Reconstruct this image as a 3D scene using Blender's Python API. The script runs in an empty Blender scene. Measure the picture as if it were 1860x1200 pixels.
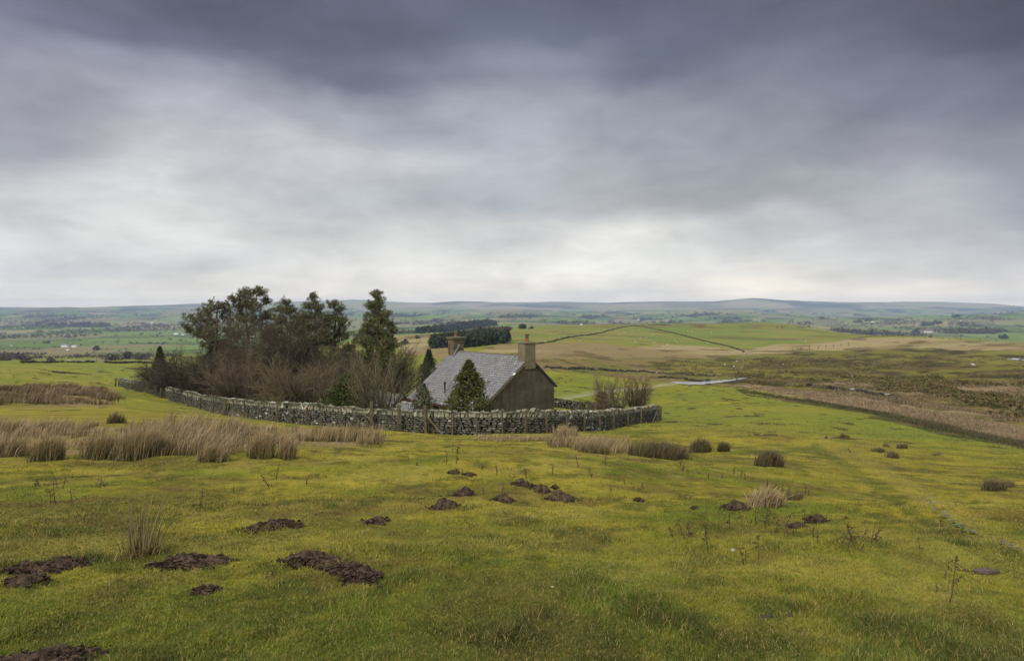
import bpy, bmesh, math, random
import numpy as np
from mathutils import Vector, Matrix
R = math.radians
C = bpy.context.scene.collection
F = 1240.0; HX = 930.0; HY = 565.0      # focal length / principal point expressed for a 1860 px wide frame

# ------------------------------------------------------------------ camera
cam_d = bpy.data.cameras.new('camera'); cam = bpy.data.objects.new('camera', cam_d); C.objects.link(cam)
cam_d.sensor_width = 36; cam_d.lens = 24.0; cam_d.shift_y = -35/1860
cam_d.clip_start = 0.1; cam_d.clip_end = 60000
cam.location = (0, 0, 0); cam.rotation_euler = (R(90), 0, 0)
bpy.context.scene.camera = cam
EXPO = 1.2
vs = bpy.context.scene.view_settings
vs.view_transform = 'Standard'; vs.look = 'None'; vs.exposure = EXPO; vs.gamma = 1.0

# ------------------------------------------------------------------ world: overcast sky built from directions
def lin(c):
    return tuple(((v/255)/12.92 if v <= 10 else ((v/255+0.055)/1.055)**2.4) for v in c)
class NT:
    def __init__(s, tree): s.t = tree; s.n = tree.nodes; s.l = tree.links
    def new(s, kind, **kw):
        n = s.n.new(kind)
        for k, v in kw.items(): setattr(n, k, v)
        return n
    def put(s, sock, v):
        if isinstance(v, bpy.types.NodeSocket): s.l.new(v, sock)
        elif v is not None: sock.default_value = v
    def math(s, op, a, b=None, c=None, clamp=False):
        n = s.new('ShaderNodeMath', operation=op, use_clamp=clamp)
        s.put(n.inputs[0], a); s.put(n.inputs[1], b); s.put(n.inputs[2], c); return n.outputs[0]
    def mapr(s, v, a, b, c=0.0, d=1.0, smooth=True):
        n = s.new('ShaderNodeMapRange', interpolation_type='SMOOTHSTEP' if smooth else 'LINEAR')
        for i, q in enumerate((v, a, b, c, d)): s.put(n.inputs[i], q)
        return n.outputs[0]
    def mix(s, f, a, b, mode='MIX'):
        n = s.new('ShaderNodeMix', data_type='RGBA', blend_type=mode)
        s.put(n.inputs[0], f); s.put(n.inputs[6], a); s.put(n.inputs[7], b); return n.outputs[2]
    def noise(s, vec, scale, detail=4, rough=0.55, dist=0.0):
        n = s.new('ShaderNodeTexNoise'); s.put(n.inputs['Vector'], vec)
        n.inputs['Scale'].default_value = scale; n.inputs['Detail'].default_value = detail
        n.inputs['Roughness'].default_value = rough; n.inputs['Distortion'].default_value = dist
        return n.outputs['Fac']
    def comb(s, x, y, z):
        n = s.new('ShaderNodeCombineXYZ'); s.put(n.inputs[0], x); s.put(n.inputs[1], y); s.put(n.inputs[2], z); return n.outputs[0]

SUN_EL, SUN_AZ = 42, 215     # compass-like, clockwise from +Y: behind the camera, a little to the left
world = bpy.data.worlds.new("World"); bpy.context.scene.world = world; world.use_nodes = True
def build_world():
    t = NT(world.node_tree); t.n.clear()
    out = t.new('ShaderNodeOutputWorld'); bg = t.new('ShaderNodeBackground')
    tc = t.new('ShaderNodeTexCoord'); sep = t.new('ShaderNodeSeparateXYZ'); t.l.new(tc.outputs['Generated'], sep.inputs[0])
    dx, dy, dz = sep.outputs
    h = t.math('SQRT', t.math('ADD', t.math('MULTIPLY', dx, dx), t.math('MULTIPLY', dy, dy)))
    sl = t.math('DIVIDE', dz, t.math('MAXIMUM', h, 0.02))
    az = t.math('ARCTAN2', dx, dy)
    # cloud-deck coordinates (perspective of a flat layer)
    k = t.math('DIVIDE', 1.0, t.math('ADD', t.math('MAXIMUM', dz, 0.0), 0.16))
    pl = t.comb(t.math('MULTIPLY', dx, k), t.math('MULTIPLY', dy, k), 0.0)
    pa = t.comb(t.math('MULTIPLY', az, 1.15), t.math('MULTIPLY', sl, 2.1), 0.3)
    w1 = t.math('SUBTRACT', t.noise(pa, 3.2, 4, 0.45, 0.2), 0.5)
    w2 = t.math('SUBTRACT', t.noise(pl, 1.6, 5, 0.5, 0.3), 0.5)
    w3 = t.math('SUBTRACT', t.noise(t.comb(t.math('MULTIPLY', az, 1.0), t.math('MULTIPLY', sl, 5.0), 4.0), 2.3, 3, 0.5, 0.2), 0.5)
    damp = t.mapr(sl, 0.0, 0.10, 0.25, 1.0)
    ws = t.math('ADD', t.math('MULTIPLY', w1, 0.13), t.math('MULTIPLY', w2, 0.03))
    s2 = t.math('ADD', sl, t.math('MULTIPLY', ws, damp))
    az2 = t.math('ADD', az, t.math('MULTIPLY', w3, 0.22))
    fac = t.math('MULTIPLY', s2, 2.0, clamp=True)
    rows = [0, 60, 130, 200, 280, 360, 430, 490, 530, 552]
    cols = [
     (0,   [(116,118,142),(130,131,154),(148,148,167),(158,158,175),(170,172,187),(213,213,221),(222,222,228),(193,197,208),(212,213,218),(240,235,230)]),
     (310, [(88,88,108),(102,103,126),(152,154,173),(180,182,197),(198,198,209),(224,224,230),(220,220,225),(198,200,207),(214,214,217),(240,235,230)]),
     (620, [(94,95,117),(94,95,117),(106,108,129),(166,169,185),(200,202,212),(188,191,203),(205,206,210),(212,212,216),(212,212,214),(232,228,225)]),
     (930, [(97,100,122),(104,108,131),(140,144,164),(165,169,184),(182,188,200),(170,175,187),(200,200,205),(225,225,227),(215,214,216),(240,237,232)]),
     (1150,[(94,95,118),(99,101,125),(108,111,132),(148,152,167),(165,169,180),(176,178,184),(226,225,227),(230,230,232),(205,206,212),(235,232,228)]),
     (1400,[(94,93,113),(99,100,121),(117,119,138),(135,137,154),(148,151,163),(155,157,165),(198,199,206),(204,204,208),(228,225,222),(245,240,232)]),
     (1650,[(82,79,94),(86,84,102),(108,108,129),(119,121,140),(142,142,156),(178,180,190),(188,188,195),(190,190,195),(225,222,218),(246,240,230)]),
     (1860,[(72,68,82),(75,71,88),(92,90,108),(105,104,123),(138,139,154),(160,162,176),(170,172,183),(188,188,197),(208,206,208),(245,240,230)])]
    g = 1.0/(2**EXPO)
    prev = None; prev_az = None
    for px, cc in cols:
        a = math.atan((px-HX)/F)
        r = t.new('ShaderNodeValToRGB'); t.put(r.inputs[0], fac); e = r.color_ramp.elements
        r.color_ramp.interpolation = 'B_SPLINE' if False else 'EASE'
        pts = sorted([((HY-py)/F*math.cos(a)*2, c) for py, c in zip(rows, cc)])
        e[0].position = pts[0][0]; e[0].color = (*[v*g for v in lin(pts[0][1])], 1)
        e[1].position = pts[-1][0]; e[1].color = (*[v*g for v in lin(pts[-1][1])], 1)
        for p, c in pts[1:-1]:
            q = e.new(p); q.color = (*[v*g for v in lin(c)], 1)
        o = r.outputs[0]
        if prev is None: prev = o
        else: prev = t.mix(t.mapr(az2, prev_az, a), prev, o)
        prev_az = a
    # cloud detail
    warm = t.mapr(sl, 0.0, 0.09)
    prev = t.mix(1.0, prev, t.mix(warm, (1.09, 1.0, .88, 1), (1, 1, 1, 1)), 'MULTIPLY')
    det = t.noise(pl, 2.6, 8, 0.56, 0.5)
    det2 = t.noise(pa, 5.5, 8, 0.56, 0.35)
    det3 = t.noise(t.comb(az, t.math('MULTIPLY', sl, 2.3), 7.0), 8.5, 9, 0.62, 0.35)
    dsum = t.math('ADD', t.math('MULTIPLY', t.math('SUBTRACT', det, 0.5), 0.26), t.math('ADD', t.math('MULTIPLY', t.math('SUBTRACT', det2, 0.5), 0.50), t.math('MULTIPLY', t.math('SUBTRACT', det3, 0.5), 0.52)))
    mul = t.math('MULTIPLY', t.math('ADD', 0.985, dsum), t.mapr(sl, 0.0, 0.12, 1.50, 1.0))
    front = t.mix(1.0, prev, t.comb(t.math('MULTIPLY', mul, 1.02), t.math('MULTIPLY', mul, .99), t.math('MULTIPLY', mul, .895)), 'MULTIPLY')
    # the rest of the dome: broken bright overcast overhead and behind the camera
    cl = t.mapr(t.noise(pl, 1.1, 6, 0.55, 0.3), 0.35, 0.65)
    back = t.mix(cl, (0.25, 0.26, 0.29, 1), (0.65, 0.64, 0.62, 1))
    wb = t.mapr(t.math('ABSOLUTE', az), 0.85, 1.9)
    wt = t.mapr(sl, 0.55, 1.3)
    wgt = t.math('MAXIMUM', wb, wt)
    col = t.mix(wgt, front, back)
    sky = t.new('ShaderNodeTexSky', sky_type='NISHITA'); sky.sun_disc = False
    sky.sun_elevation = R(SUN_EL); sky.sun_rotation = R(SUN_AZ)
    skyd = t.mix(1.0, sky.outputs[0], (0.004, 0.004, 0.004, 1), 'MULTIPLY')
    col = t.mix(1.0, col, skyd, 'ADD')
    col = t.mix(t.mapr(dz, -0.03, 0.0), (0.05, 0.06, 0.04, 1), col)
    t.l.new(col, bg.inputs[0]); bg.inputs[1].default_value = 1.0
    t.l.new(bg.outputs[0], out.inputs[0])
build_world()
world.cycles.sampling_method = 'MANUAL'; world.cycles.sample_map_resolution = 512

# ------------------------------------------------------------------ sun (diffused by thin cloud)
sl_ = bpy.data.lights.new('sun', 'SUN'); sl_.energy = 1.5; sl_.angle = R(14); sl_.color = (1.0, 0.93, 0.80)
sun = bpy.data.objects.new('sun', sl_); C.objects.link(sun)
sd = Vector((math.sin(R(SUN_AZ))*math.cos(R(SUN_EL)), math.cos(R(SUN_AZ))*math.cos(R(SUN_EL)), math.sin(R(SUN_EL))))
sun.rotation_euler = sd.to_track_quat('Z', 'Y').to_euler()

# ================================================================== helpers
rng = np.random.default_rng(7); random.seed(7)
def hash2(ix, iy, seed=0):
    h = (ix.astype(np.int64)*374761393 + iy.astype(np.int64)*668265263 + seed*1442695041) & 0xffffffff
    h = ((h ^ (h >> 13))*1274126177) & 0xffffffff
    h = h ^ (h >> 16)
    return (h & 0xffffff)/float(0xffffff)
def vnoise(x, y, seed=0):
    ix = np.floor(x); iy = np.floor(y); fx = x-ix; fy = y-iy
    fx = fx*fx*(3-2*fx); fy = fy*fy*(3-2*fy)
    a = hash2(ix, iy, seed); b = hash2(ix+1, iy, seed); c = hash2(ix, iy+1, seed); d = hash2(ix+1, iy+1, seed)
    return (a*(1-fx)+b*fx)*(1-fy)+(c*(1-fx)+d*fx)*fy
def fbm(x, y, scale, octv=4, seed=0, gain=0.5):
    s = 0; a = 1; tot = 0; f = 1.0/scale
    for i in range(octv):
        s = s+a*vnoise(x*f+17.3*i, y*f-9.1*i, seed+i*31); tot += a; a *= gain; f *= 2.03
    return s/tot
def sstep(a, b, x):
    t = np.clip((x-a)/(b-a), 0, 1); return t*t*(3-2*t)
def mk_mesh(name, V, faces, col=None, uvd=None, smooth=False):
    """V (n,3); faces: list of int arrays (m,k)."""
    me = bpy.data.meshes.new(name)
    if not isinstance(faces, list): faces = [faces]
    V = np.asarray(V, dtype=np.float32); nl = sum(f.size for f in faces); nf = sum(len(f) for f in faces)
    me.vertices.add(len(V)); me.vertices.foreach_set('co', V.ravel())
    me.loops.add(nl); me.loops.foreach_set('vertex_index', np.concatenate([np.asarray(f, dtype=np.int32).ravel() for f in faces]))
    me.polygons.add(nf)
    ls = []; o = 0
    for f in faces:
        k = f.shape[1]; ls.append(o+np.arange(len(f))*k); o += f.size
    me.polygons.foreach_set('loop_start', np.concatenate(ls).astype(np.int32))
    if smooth: me.polygons.foreach_set('use_smooth', np.ones(nf, dtype=bool))
    me.update(calc_edges=True)
    if col is not None:
        a = me.attributes.new('Col', 'FLOAT_COLOR', 'POINT')
        c4 = np.ones((len(V), 4), dtype=np.float32); c4[:, :3] = col
        a.data.foreach_set('color', c4.ravel())
    return me
def link(name, me, mat=None, parent=None, loc=None):
    o = bpy.data.objects.new(name, me); C.objects.link(o)
    if mat is not None and me is not None and not me.materials: me.materials.append(mat)
    if parent: o.parent = parent
    if loc is not None: o.location = loc
    return o
def tag(o, label=None, cat=None, group=None, kind=None):
    if label: o['label'] = label
    if cat: o['category'] = cat
    if group: o['group'] = group
    if kind: o['kind'] = kind
    return o
def thing(name, label, cat, loc, group=None, rz=0):
    o = bpy.data.objects.new(name, None); C.objects.link(o); o.location = loc; o.rotation_euler = (0, 0, rz)
    o.empty_display_size = 0.3
    return tag(o, label, cat, group)
def copy_tree(o, parent=None):
    c = o.copy(); C.objects.link(c)
    if parent: c.parent = parent
    for ch in list(o.children): copy_tree(ch, c)
    return c

# ------------------------------------------------------------------ terrain height
Yk = np.array([1.0, 3.3, 5, 8, 12, 18, 25, 38, 50, 62, 80, 110, 150, 200, 280, 400, 550, 700, 1000, 1500, 2200, 3200, 4500, 6500, 9000, 11000, 13000, 15000.])
PX = [-700, 0, 220, 450, 700, 900, 1010, 1190, 1400, 1650, 1860, 2500]
near = [None, 1200, 1028, 915]    # Y 1,3.3,5,8 common
def zz(py, Y): return -(py-HY)/F*Y
tab = {
 0:   [860,805,765,738,720,707,694,680,669,660,657.5,-36,-43,655,640,627,612,600,588,570],
 220: [858,800,765,745,733,722,711,698,682,668,657,-33,-43,655,640,627,612,600,588,570],
 450: [856,806,785,768,760,-9.4,735,712,692,678,665,-31,-42,653,640,627,612,600,590,572],
 700: [852,816,799,784.5,775,-9.8,735,710,690,672,656,645,632,622,613,605,600,592,583,572],
 900: [852,819,802,790,-9.0,-9.4,725,696,668,655,640,625,612,604,597,-45,-46,584,578,569],
 1010:[856,824,806,787,-8.7,-9.4,723,696,671,656,641,625,610,600,591,-46,-46,586,578,570],
 1190:[870,838,815,788,773,761,742,716,693,675,657,635,618,603,588,-48,-50,588,580,570],
 1400:[888,850,822,790,768,751,733,714,693,677,662,644,627,609,586,-55,-56,588,580,571],
 1650:[903,862,834,800,780,762,742,716,694,677,657,640,622,611,-50,-75,606,592,576,-105],
 1860:[912,870,845,812,789,772,750,718,693,674,656,642,628,622,-60,-80,606,590,570,-110],
}
def colz(px):
    v = tab[px]; out = []
    out.append(-1.60)
    nr = {3.3: 1195, 5: 1016, 8: 918}
    for Y in (3.3, 5, 8): out.append(zz(nr[Y], Y))
    for Y, a in zip(Yk[4:24], v): out.append(a if a < 0 else zz(a, Y))
    out = out[:24]
    sky = np.interp(px, [0,120,200,350,450,560,640,690,730,780,830,880,930,1010,1100,1200,1290,1330,1370,1410,1480,1560,1700,1800,1860],
                        [558,560,556.5,551,549,547,545,546,549,549,547,548,549,548,550,547.5,547,543.5,541,544,547,549,548,551,556])
    out.append(zz(561 if px > 500 else 559, 9000)); out.append(zz(sky, 11000)); out.append(20.0); out.append(-40.0)
    return np.array(out)
def pchip(x, y, xi):
    h = np.diff(x); d = np.diff(y)/h; m = np.zeros_like(y)
    for i in range(1, len(x)-1):
        if d[i-1]*d[i] > 0:
            w1 = 2*h[i]+h[i-1]; w2 = h[i]+2*h[i-1]; m[i] = (w1+w2)/(w1/d[i-1]+w2/d[i])
    m[0] = d[0]; m[-1] = d[-1]
    k = np.clip(np.searchsorted(x, xi)-1, 0, len(h)-1); t = (xi-x[k])/h[k]
    return (2*t**3-3*t**2+1)*y[k]+(t**3-2*t**2+t)*h[k]*m[k]+(-2*t**3+3*t**2)*y[k+1]+(t**3-t**2)*h[k]*m[k+1]
LOGN = 700; L0, L1 = math.log(0.4), math.log(15500); lg = np.linspace(L0, L1, LOGN)
pxs = sorted(tab.keys())
base = {p: colz(p) for p in pxs}
# dense columns every 20 px; the skyline is looked up separately in each
UC = np.arange(-700, 2561, 20.0)
T = np.zeros((len(UC), LOGN))
knotz = np.array([base[p] for p in pxs]); pxa = np.array(pxs, float)
skx = [-700,0,120,200,350,450,560,640,690,730,780,830,880,930,1010,1100,1200,1290,1330,1370,1410,1480,1560,1700,1800,1860,2500]
sky_ = [552,558,560,556.5,551,549,547,545,546,549,549,547,548,549,548,550,547.5,547,543.5,541,544,547,549,548,551,556,550]
for i, p in enumerate(UC):
    pc = min(max(p, 0), 1860)
    zk = np.array([pchip(pxa, knotz[:, j], np.array([pc]))[0] for j in range(len(Yk))])
    zk[25] = zz(np.interp(p, skx, sky_), 11000)
    T[i] = pchip(np.log(Yk), zk, lg)
for _ in range(2):   # soften the knots
    T[:, 1:-1] = (T[:, :-2]+2*T[:, 1:-1]+T[:, 2:])/4
for _ in range(6):
    T[:, :470] = np.vstack([T[:1, :470], (T[:-2, :470]+2*T[1:-1, :470]+T[2:, :470])/4, T[-1:, :470]])
TMAX = math.atan((2540-HX)/F)
def zbase(x, y):
    x = np.asarray(x, float); y = np.asarray(y, float)
    th = np.arctan2(x, y); r = np.hypot(x, y)
    def look(tc):
        D = np.maximum(r*np.cos(tc), 0.41); px = HX+F*np.tan(tc)
        a = np.clip((px-UC[0])/20.0, 0, len(UC)-1.001); b = np.clip((np.log(D)-L0)/(L1-L0)*(LOGN-1), 0, LOGN-1.001)
        i = a.astype(int); j = b.astype(int); fa = a-i; fb = b-j
        return (T[i, j]*(1-fa)+T[i+1, j]*fa)*(1-fb)+(T[i, j+1]*(1-fa)+T[i+1, j+1]*fa)*fb
    z = look(np.clip(th, -TMAX, TMAX))
    w = sstep(1.6, 3.1416, np.abs(th))*0.5
    z2 = look(np.clip(-th, -TMAX, TMAX))
    return z*(1-w)+z2*w
def bumps(x, y):
    r = np.hypot(x, y)
    b = (fbm(x, y, 1.1, 3, 3)-0.5)*0.10*sstep(0.5, 6, r)+(fbm(x, y, 0.30, 3, 5)-0.5)*0.085*(1-sstep(12, 40, r))
    b += (fbm(x, y, 5.0, 2, 8)-0.5)*0.30*sstep(6, 20, r)
    b += (np.maximum(fbm(x, y, 2.3, 3, 6), 0.5)-0.5)*(0.25*sstep(12, 25, r)+0.7*sstep(55, 120, r))*(1-sstep(500, 900, r))
    b += (fbm(x, y, 22, 3, 9)-0.5)*1.2*sstep(90, 250, r)
    b += (fbm(x, y, 140, 4, 11)-0.5)*9*sstep(900, 2500, r)
    b += (fbm(x, y, 800, 4, 13)-0.5)*110*sstep(2500, 5500, r)*(1-0.75*sstep(9500, 10800, r))
    return b
def zf(x, y): return zbase(x, y)+bumps(x, y)
STEPS = np.exp(np.linspace(math.log(1.2), math.log(13500), 1500))
CPX = np.arange(-200, 2101, 4.0); _u = (CPX-HX)/F
_zc = zf(_u[:, None]*STEPS[None], np.repeat(STEPS[None], len(_u), 0))
SLOPE = np.maximum.accumulate(_zc/STEPS[None], axis=1)          # skyline so far along every sight line
def cast(px, py):
    """first point of the ground on the line of sight: arrays x,y,z (nan where it misses)"""
    px = np.atleast_1d(np.asarray(px, float)); py = np.atleast_1d(np.asarray(py, float)); v = -(py-HY)/F
    ci = np.clip(np.round((px-CPX[0])/4).astype(int), 0, len(CPX)-1); Y = np.full(px.shape, np.nan)
    order = np.argsort(ci, kind='stable'); cs = ci[order]; st = np.searchsorted(cs, np.arange(len(CPX))); en = np.r_[st[1:], len(cs)]
    for c in np.unique(cs):
        ids = order[st[c]:en[c]]; S = SLOPE[c]; k = np.searchsorted(S, v[ids], side='left'); ok = k < len(S); k1 = np.clip(k, 1, len(S)-1)
        s0, s1 = S[k1-1], S[k1]; t = np.clip((v[ids]-s0)/(s1-s0+1e-12), 0, 1); yv = STEPS[k1-1]+(STEPS[k1]-STEPS[k1-1])*t; yv[~ok] = np.nan; Y[ids] = yv
    X = (px-HX)/F*Y; Z = np.where(np.isnan(X), np.nan, zf(np.nan_to_num(X, nan=1.0), np.nan_to_num(Y, nan=1.0)))
    return X, Y, Z
def cast1(px, py):
    X, Y, Z = cast([px], [py]); return float(X[0]), float(Y[0]), float(Z[0])

# ------------------------------------------------------------------ ground colour (vegetation zones, world space data)
def inpoly(px, py, poly):
    c = np.zeros(px.shape, bool); n = len(poly)
    for i in range(n):
        x1, y1 = poly[i]; x2, y2 = poly[(i+1) % n]
        if y1 == y2: continue
        c ^= ((y1 > py) != (y2 > py)) & (px < (x2-x1)*(py-y1)/(y2-y1)+x1)
    return c
def cells(x, y, size, seed, asp=1.0):
    gx = x/size; gy = y/(size*asp); ix = np.floor(gx); iy = np.floor(gy)
    f1 = np.full(x.shape, 9.0); f2 = f1.copy(); cid = np.zeros(x.shape)
    for ax in (-1, 0, 1):
        for ay in (-1, 0, 1):
            jx = ix+ax; jy = iy+ay
            cx = jx+0.1+0.8*hash2(jx, jy, seed); cy = jy+0.1+0.8*hash2(jx, jy, seed+5)
            d = np.maximum(np.abs(gx-cx), np.abs(gy-cy))*0.7+0.3*np.hypot(gx-cx, gy-cy)
            c = hash2(jx, jy, seed+9); m = d < f1
            f2 = np.where(m, f1, np.minimum(f2, d)); cid = np.where(m, c, cid); f1 = np.where(m, d, f1)
    return cid, (f2-f1)*size
def farcells(x, y):
    a = 0.35; xr = x*math.cos(a)-y*math.sin(a); yr = x*math.sin(a)+y*math.cos(a)
    xr = xr+(fbm(x, y, 500, 2, 41)-0.5)*260; yr = yr+(fbm(x, y, 500, 2, 43)-0.5)*260
    return cells(xr, yr, 190, 77, 1.5)
def mixc(a, b, t): return a*(1-t[..., None])+b*t[..., None]
def gcol(x, y, z):
    n = len(x); r = np.hypot(x, y); yy = np.maximum(y, 0.5)
    px = HX+F*x/yy; py = HY-F*z/yy
    A = np.array
    n1 = fbm(x, y, 2.6, 4, 101); n2 = fbm(x, y, 0.7, 3, 103); n3 = fbm(x, y, 7.0, 3, 105); n4 = fbm(x, y, 0.16, 2, 107)
    green = A([.118, .135, .018]); yel = A([.275, .222, .034]); olive = A([.150, .118, .030]); dark = A([.060, .070, .014])
    c = np.tile(green, (n, 1))
    c = mixc(c, yel, sstep(0.36, 0.62, n1*0.5+n2*0.3+n3*0.2+0.14*(sstep(4, 11, r)-0.55)))
    c = mixc(c, olive, 0.8*sstep(0.48, 0.68, fbm(x, y, 1.3, 4, 111)))
    c = mixc(c, A([.115, .080, .030]), 0.65*sstep(0.52, 0.70, fbm(x, y, .55+.012*r, 4, 112))*(1-.4*sstep(20, 50, r))*(1-sstep(60, 90, r)))
    c = mixc(c, dark, 0.65*sstep(0.49, 0.68, n2*0.5+n4*0.5)*(1-sstep(18, 40, r)))
    c = mixc(c, dark*1.3, 0.6*sstep(0.56, 0.70, fbm(x*.7, y, 1.1, 4, 113))*sstep(12, 22, r)*(1-sstep(60, 90, r)))
    c = mixc(c, A([.31, .25, .06]), 0.5*sstep(0.55, 0.72, fbm(x, y, .8, 4, 114)))
    c = mixc(c, A([.075, .095, .016]), 0.30*(1-sstep(3.5, 9, r+(n3-.5)*5)))  # nearest turf toned darker in the colour, standing in for cloud shade
    # ridge path lines of paler grass
    # middle pasture beyond the brow: fresher green
    mid = A([.165, .178, .032])
    t = sstep(32, 60, r+(px-1100)*.012*(px > 1100))*(1-sstep(0.55, 0.75, fbm(x, y, 9, 3, 120))*0.5)
    c = mixc(c, mixc(np.tile(mid, (n, 1)), A([.21, .20, .04]), sstep(.4, .7, fbm(x, y, 14, 3, 121))), t*0.85)
    wx = (fbm(x, y, 6+r*0.05, 4, 130)-0.5); wy = (fbm(x, y, 6+r*0.05, 4, 131)-0.5)
    qx = px+wx*70; qy = py+wy*14
    tan = A([.30, .235, .13]); tan2 = A([.225, .165, .085]); brown = A([.115, .085, .040]); dkb = A([.045, .038, .018]); hth = A([.085, .082, .026])
    og = A([.150, .132, .034]); gold = A([.23, .18, .05])
    s1 = fbm(x, y/1.0, 4+r*0.03, 4, 140); s2 = fbm(x*0.35, y*1.3, 5+r*0.04, 4, 141); s3 = fbm(x*0.5, y, 1.5+r*0.012, 3, 142)
    ok = (y > 20)
    def zone(poly, colr, y0=20, y1=4000, w=1.0):
        nonlocal c
        m = inpoly(qx, qy, poly) & (y > y0) & (y < y1)
        c[m] = c[m]*(1-w)+colr[m]*w
    # moor on the right
    moor = mixc(np.tile(og, (n, 1)), brown, sstep(.42, .62, s1))
    moor = mixc(moor, A([.185, .168, .040]), 0.8*sstep(.55, .68, s2))
    moor = mixc(moor, dkb, 0.85*sstep(.54, .66, s3*0.6+s1*0.4))
    zone([(1290,703),(1400,712),(1500,730),(1650,768),(1860,812),(2600,960),(2600,612),(1860,628),(1680,618),(1480,632),(1360,644),(1290,670),(1180,690)], moor, 45)
    pinkb = mixc(np.tile(A([.25, .18, .115]), (n, 1)), A([.15, .105, .06]), sstep(.4, .65, s3))
    zone([(1500,690),(1700,695),(1860,690),(2400,720),(2400,860),(1860,770),(1700,745),(1560,725),(1460,700)], mixc(pinkb*0.9, moor, sstep(.42, .55, s1)), 45)
    zone([(1300,697),(1400,702),(1520,715),(1700,748),(1860,775),(2500,900),(2500,980),(1860,803),(1700,768),(1560,738),(1400,713)], pinkb, 40)
    zone([(1340,708),(1440,724),(1560,742),(1700,772),(1860,806),(2500,960),(2500,980),(1860,818),(1700,786),(1560,752),(1430,730)], mixc(np.tile(hth*0.8, (n, 1)), brown, sstep(.4, .6, s3)), 35)
    # tan moor in the centre
    tanm = mixc(np.tile(tan, (n, 1)), tan2, sstep(.38, .62, s2)); tanm = mixc(tanm, brown, 0.8*sstep(.58, .72, s3))
    zone([(700,606),(800,606),(840,640),(930,626),(1060,622),(1150,626),(1320,634),(1480,624),(1560,614),(1660,610),(1800,618),(1940,628),(1940,640),(1640,632),(1480,636),(1340,648),(1240,668),(1000,660),(830,650),(740,640),(690,625)], tanm, 130)
    brn = mixc(np.tile(A([.185, .135, .060]), (n, 1)), A([.14, .13, .04]), sstep(.4, .6, s1)); brn = mixc(brn, dkb, 0.6*sstep(.56, .7, s3))
    zone([(830,650),(1000,648),(1240,650),(1370,645),(1400,660),(1330,690),(1200,692),(1000,676),(830,664)], brn, 110)
    olv = mixc(np.tile(A([.18, .15, .04]), (n, 1)), og, sstep(.4, .6, s1))
    zone([(1170,660),(1400,650),(1380,690),(1340,684),(1230,686)], mixc(olv, dkb, 0.7*sstep(.5, .65, s3)), 110)
    # green hill
    gh = mixc(np.tile(A([.155, .185, .045]), (n, 1)), A([.205, .19, .055]), sstep(.42, .6, fbm(x, y, 45, 4, 150))); gh = mixc(gh, A([.13, .105, .045]), .75*sstep(.58, .68, fbm(x*.5, y, 26, 4, 151)))
    zone([(790,600),(930,594),(1100,586),(1560,586),(1620,606),(1500,622),(1330,632),(1150,624),(1060,620),(930,624),(850,606)], gh, 240, 2000)
    zone([(1190,586),(1340,584),(1440,588),(1500,594),(1350,596),(1260,594)], mixc(gh, brown, sstep(.35, .55, s1)), 400, 2000)
    # tussocky brown grass left
    tg = mixc(np.tile(A([.235, .165, .085]), (n, 1)), A([.20, .17, .045]), sstep(.4, .6, fbm(x, y, 2.2, 3, 160)))
    zone([(-900,700),(0,700),(200,705),(200,735),(60,742),(-900,760)], tg, 30, 95)
    zone([(-900,775),(0,772),(250,770),(600,778),(690,800),(620,812),(450,822),(200,826),(-900,835)], tg, 9, 40)
    # yellow band between
    zone([(-900,748),(200,738),(520,772),(520,786),(200,768),(-900,775)], mixc(np.tile(A([.27, .215, .04]), (n, 1)), A([.2, .15, .05]), sstep(.5, .65, n1)), 18, 60, 0.6)
    # left field behind the knoll
    lf = mixc(np.tile(A([.175, .190, .040]), (n, 1)), A([.24, .215, .05]), sstep(.45, .65, fbm(x*.4, y, 14, 3, 170)))
    zone([(-900,640),(500,640),(500,700),(0,694),(-900,700)], lf, 75, 330, 0.9)
    rockm = (s3 > .57) & (qy > 668) & (qy < 676) & (px < 330) & (y > 90) & (y < 330); c[rockm] = A([.06, .05, .025])
    # bare dark peaty marks on the near pastures
    pk = (fbm(x*1.2, y, 1.8, 4, 180) > 0.705) & (r > 38) & (r < 170); c[pk] = A([.075, .06, .025])
    # pale track
    def line(pts, wpx, colr, y0, y1, w):
        nonlocal c
        d = np.full(n, 1e9); sel = (y > y0) & (y < y1)
        for (x1, y1_), (x2, y2) in zip(pts[:-1], pts[1:]):
            ex, ey = x2-x1, (y2-y1_); L = ex*ex+ey*ey+1e-6
            t = np.clip(((px-x1)*ex+(py-y1_)*ey)/L, 0, 1); d = np.minimum(d, np.hypot(px-(x1+t*ex), py-(y1_+t*ey)))
        m = (1-sstep(wpx*0.5, wpx, d))*sel*w; c = mixc(c, colr, m)
    line([(985,734),(1040,721),(1100,711),(1170,704),(1230,695)], 3.0, A([.30,.28,.19]), 60, 200, .75)
    line([(985,727),(1040,716),(1100,707)], 1.5, A([.25,.25,.14]), 60, 200, .5)
    line([(960,975),(1000,1000),(1080,1030),(1150,1050),(1250,1085)], 16, A([.26,.21,.05]), 2, 12, .28)
    line([(1500,805),(1560,830),(1640,880),(1760,950),(1900,1010)], 18, A([.29,.225,.06]), 4, 40, .4)
    line([(1480,812),(1530,840),(1600,890),(1700,960),(1860,1050)], 10, A([.07,.085,.02]), 4, 40, .35)
    # far fields
    far = (r > 900)
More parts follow.
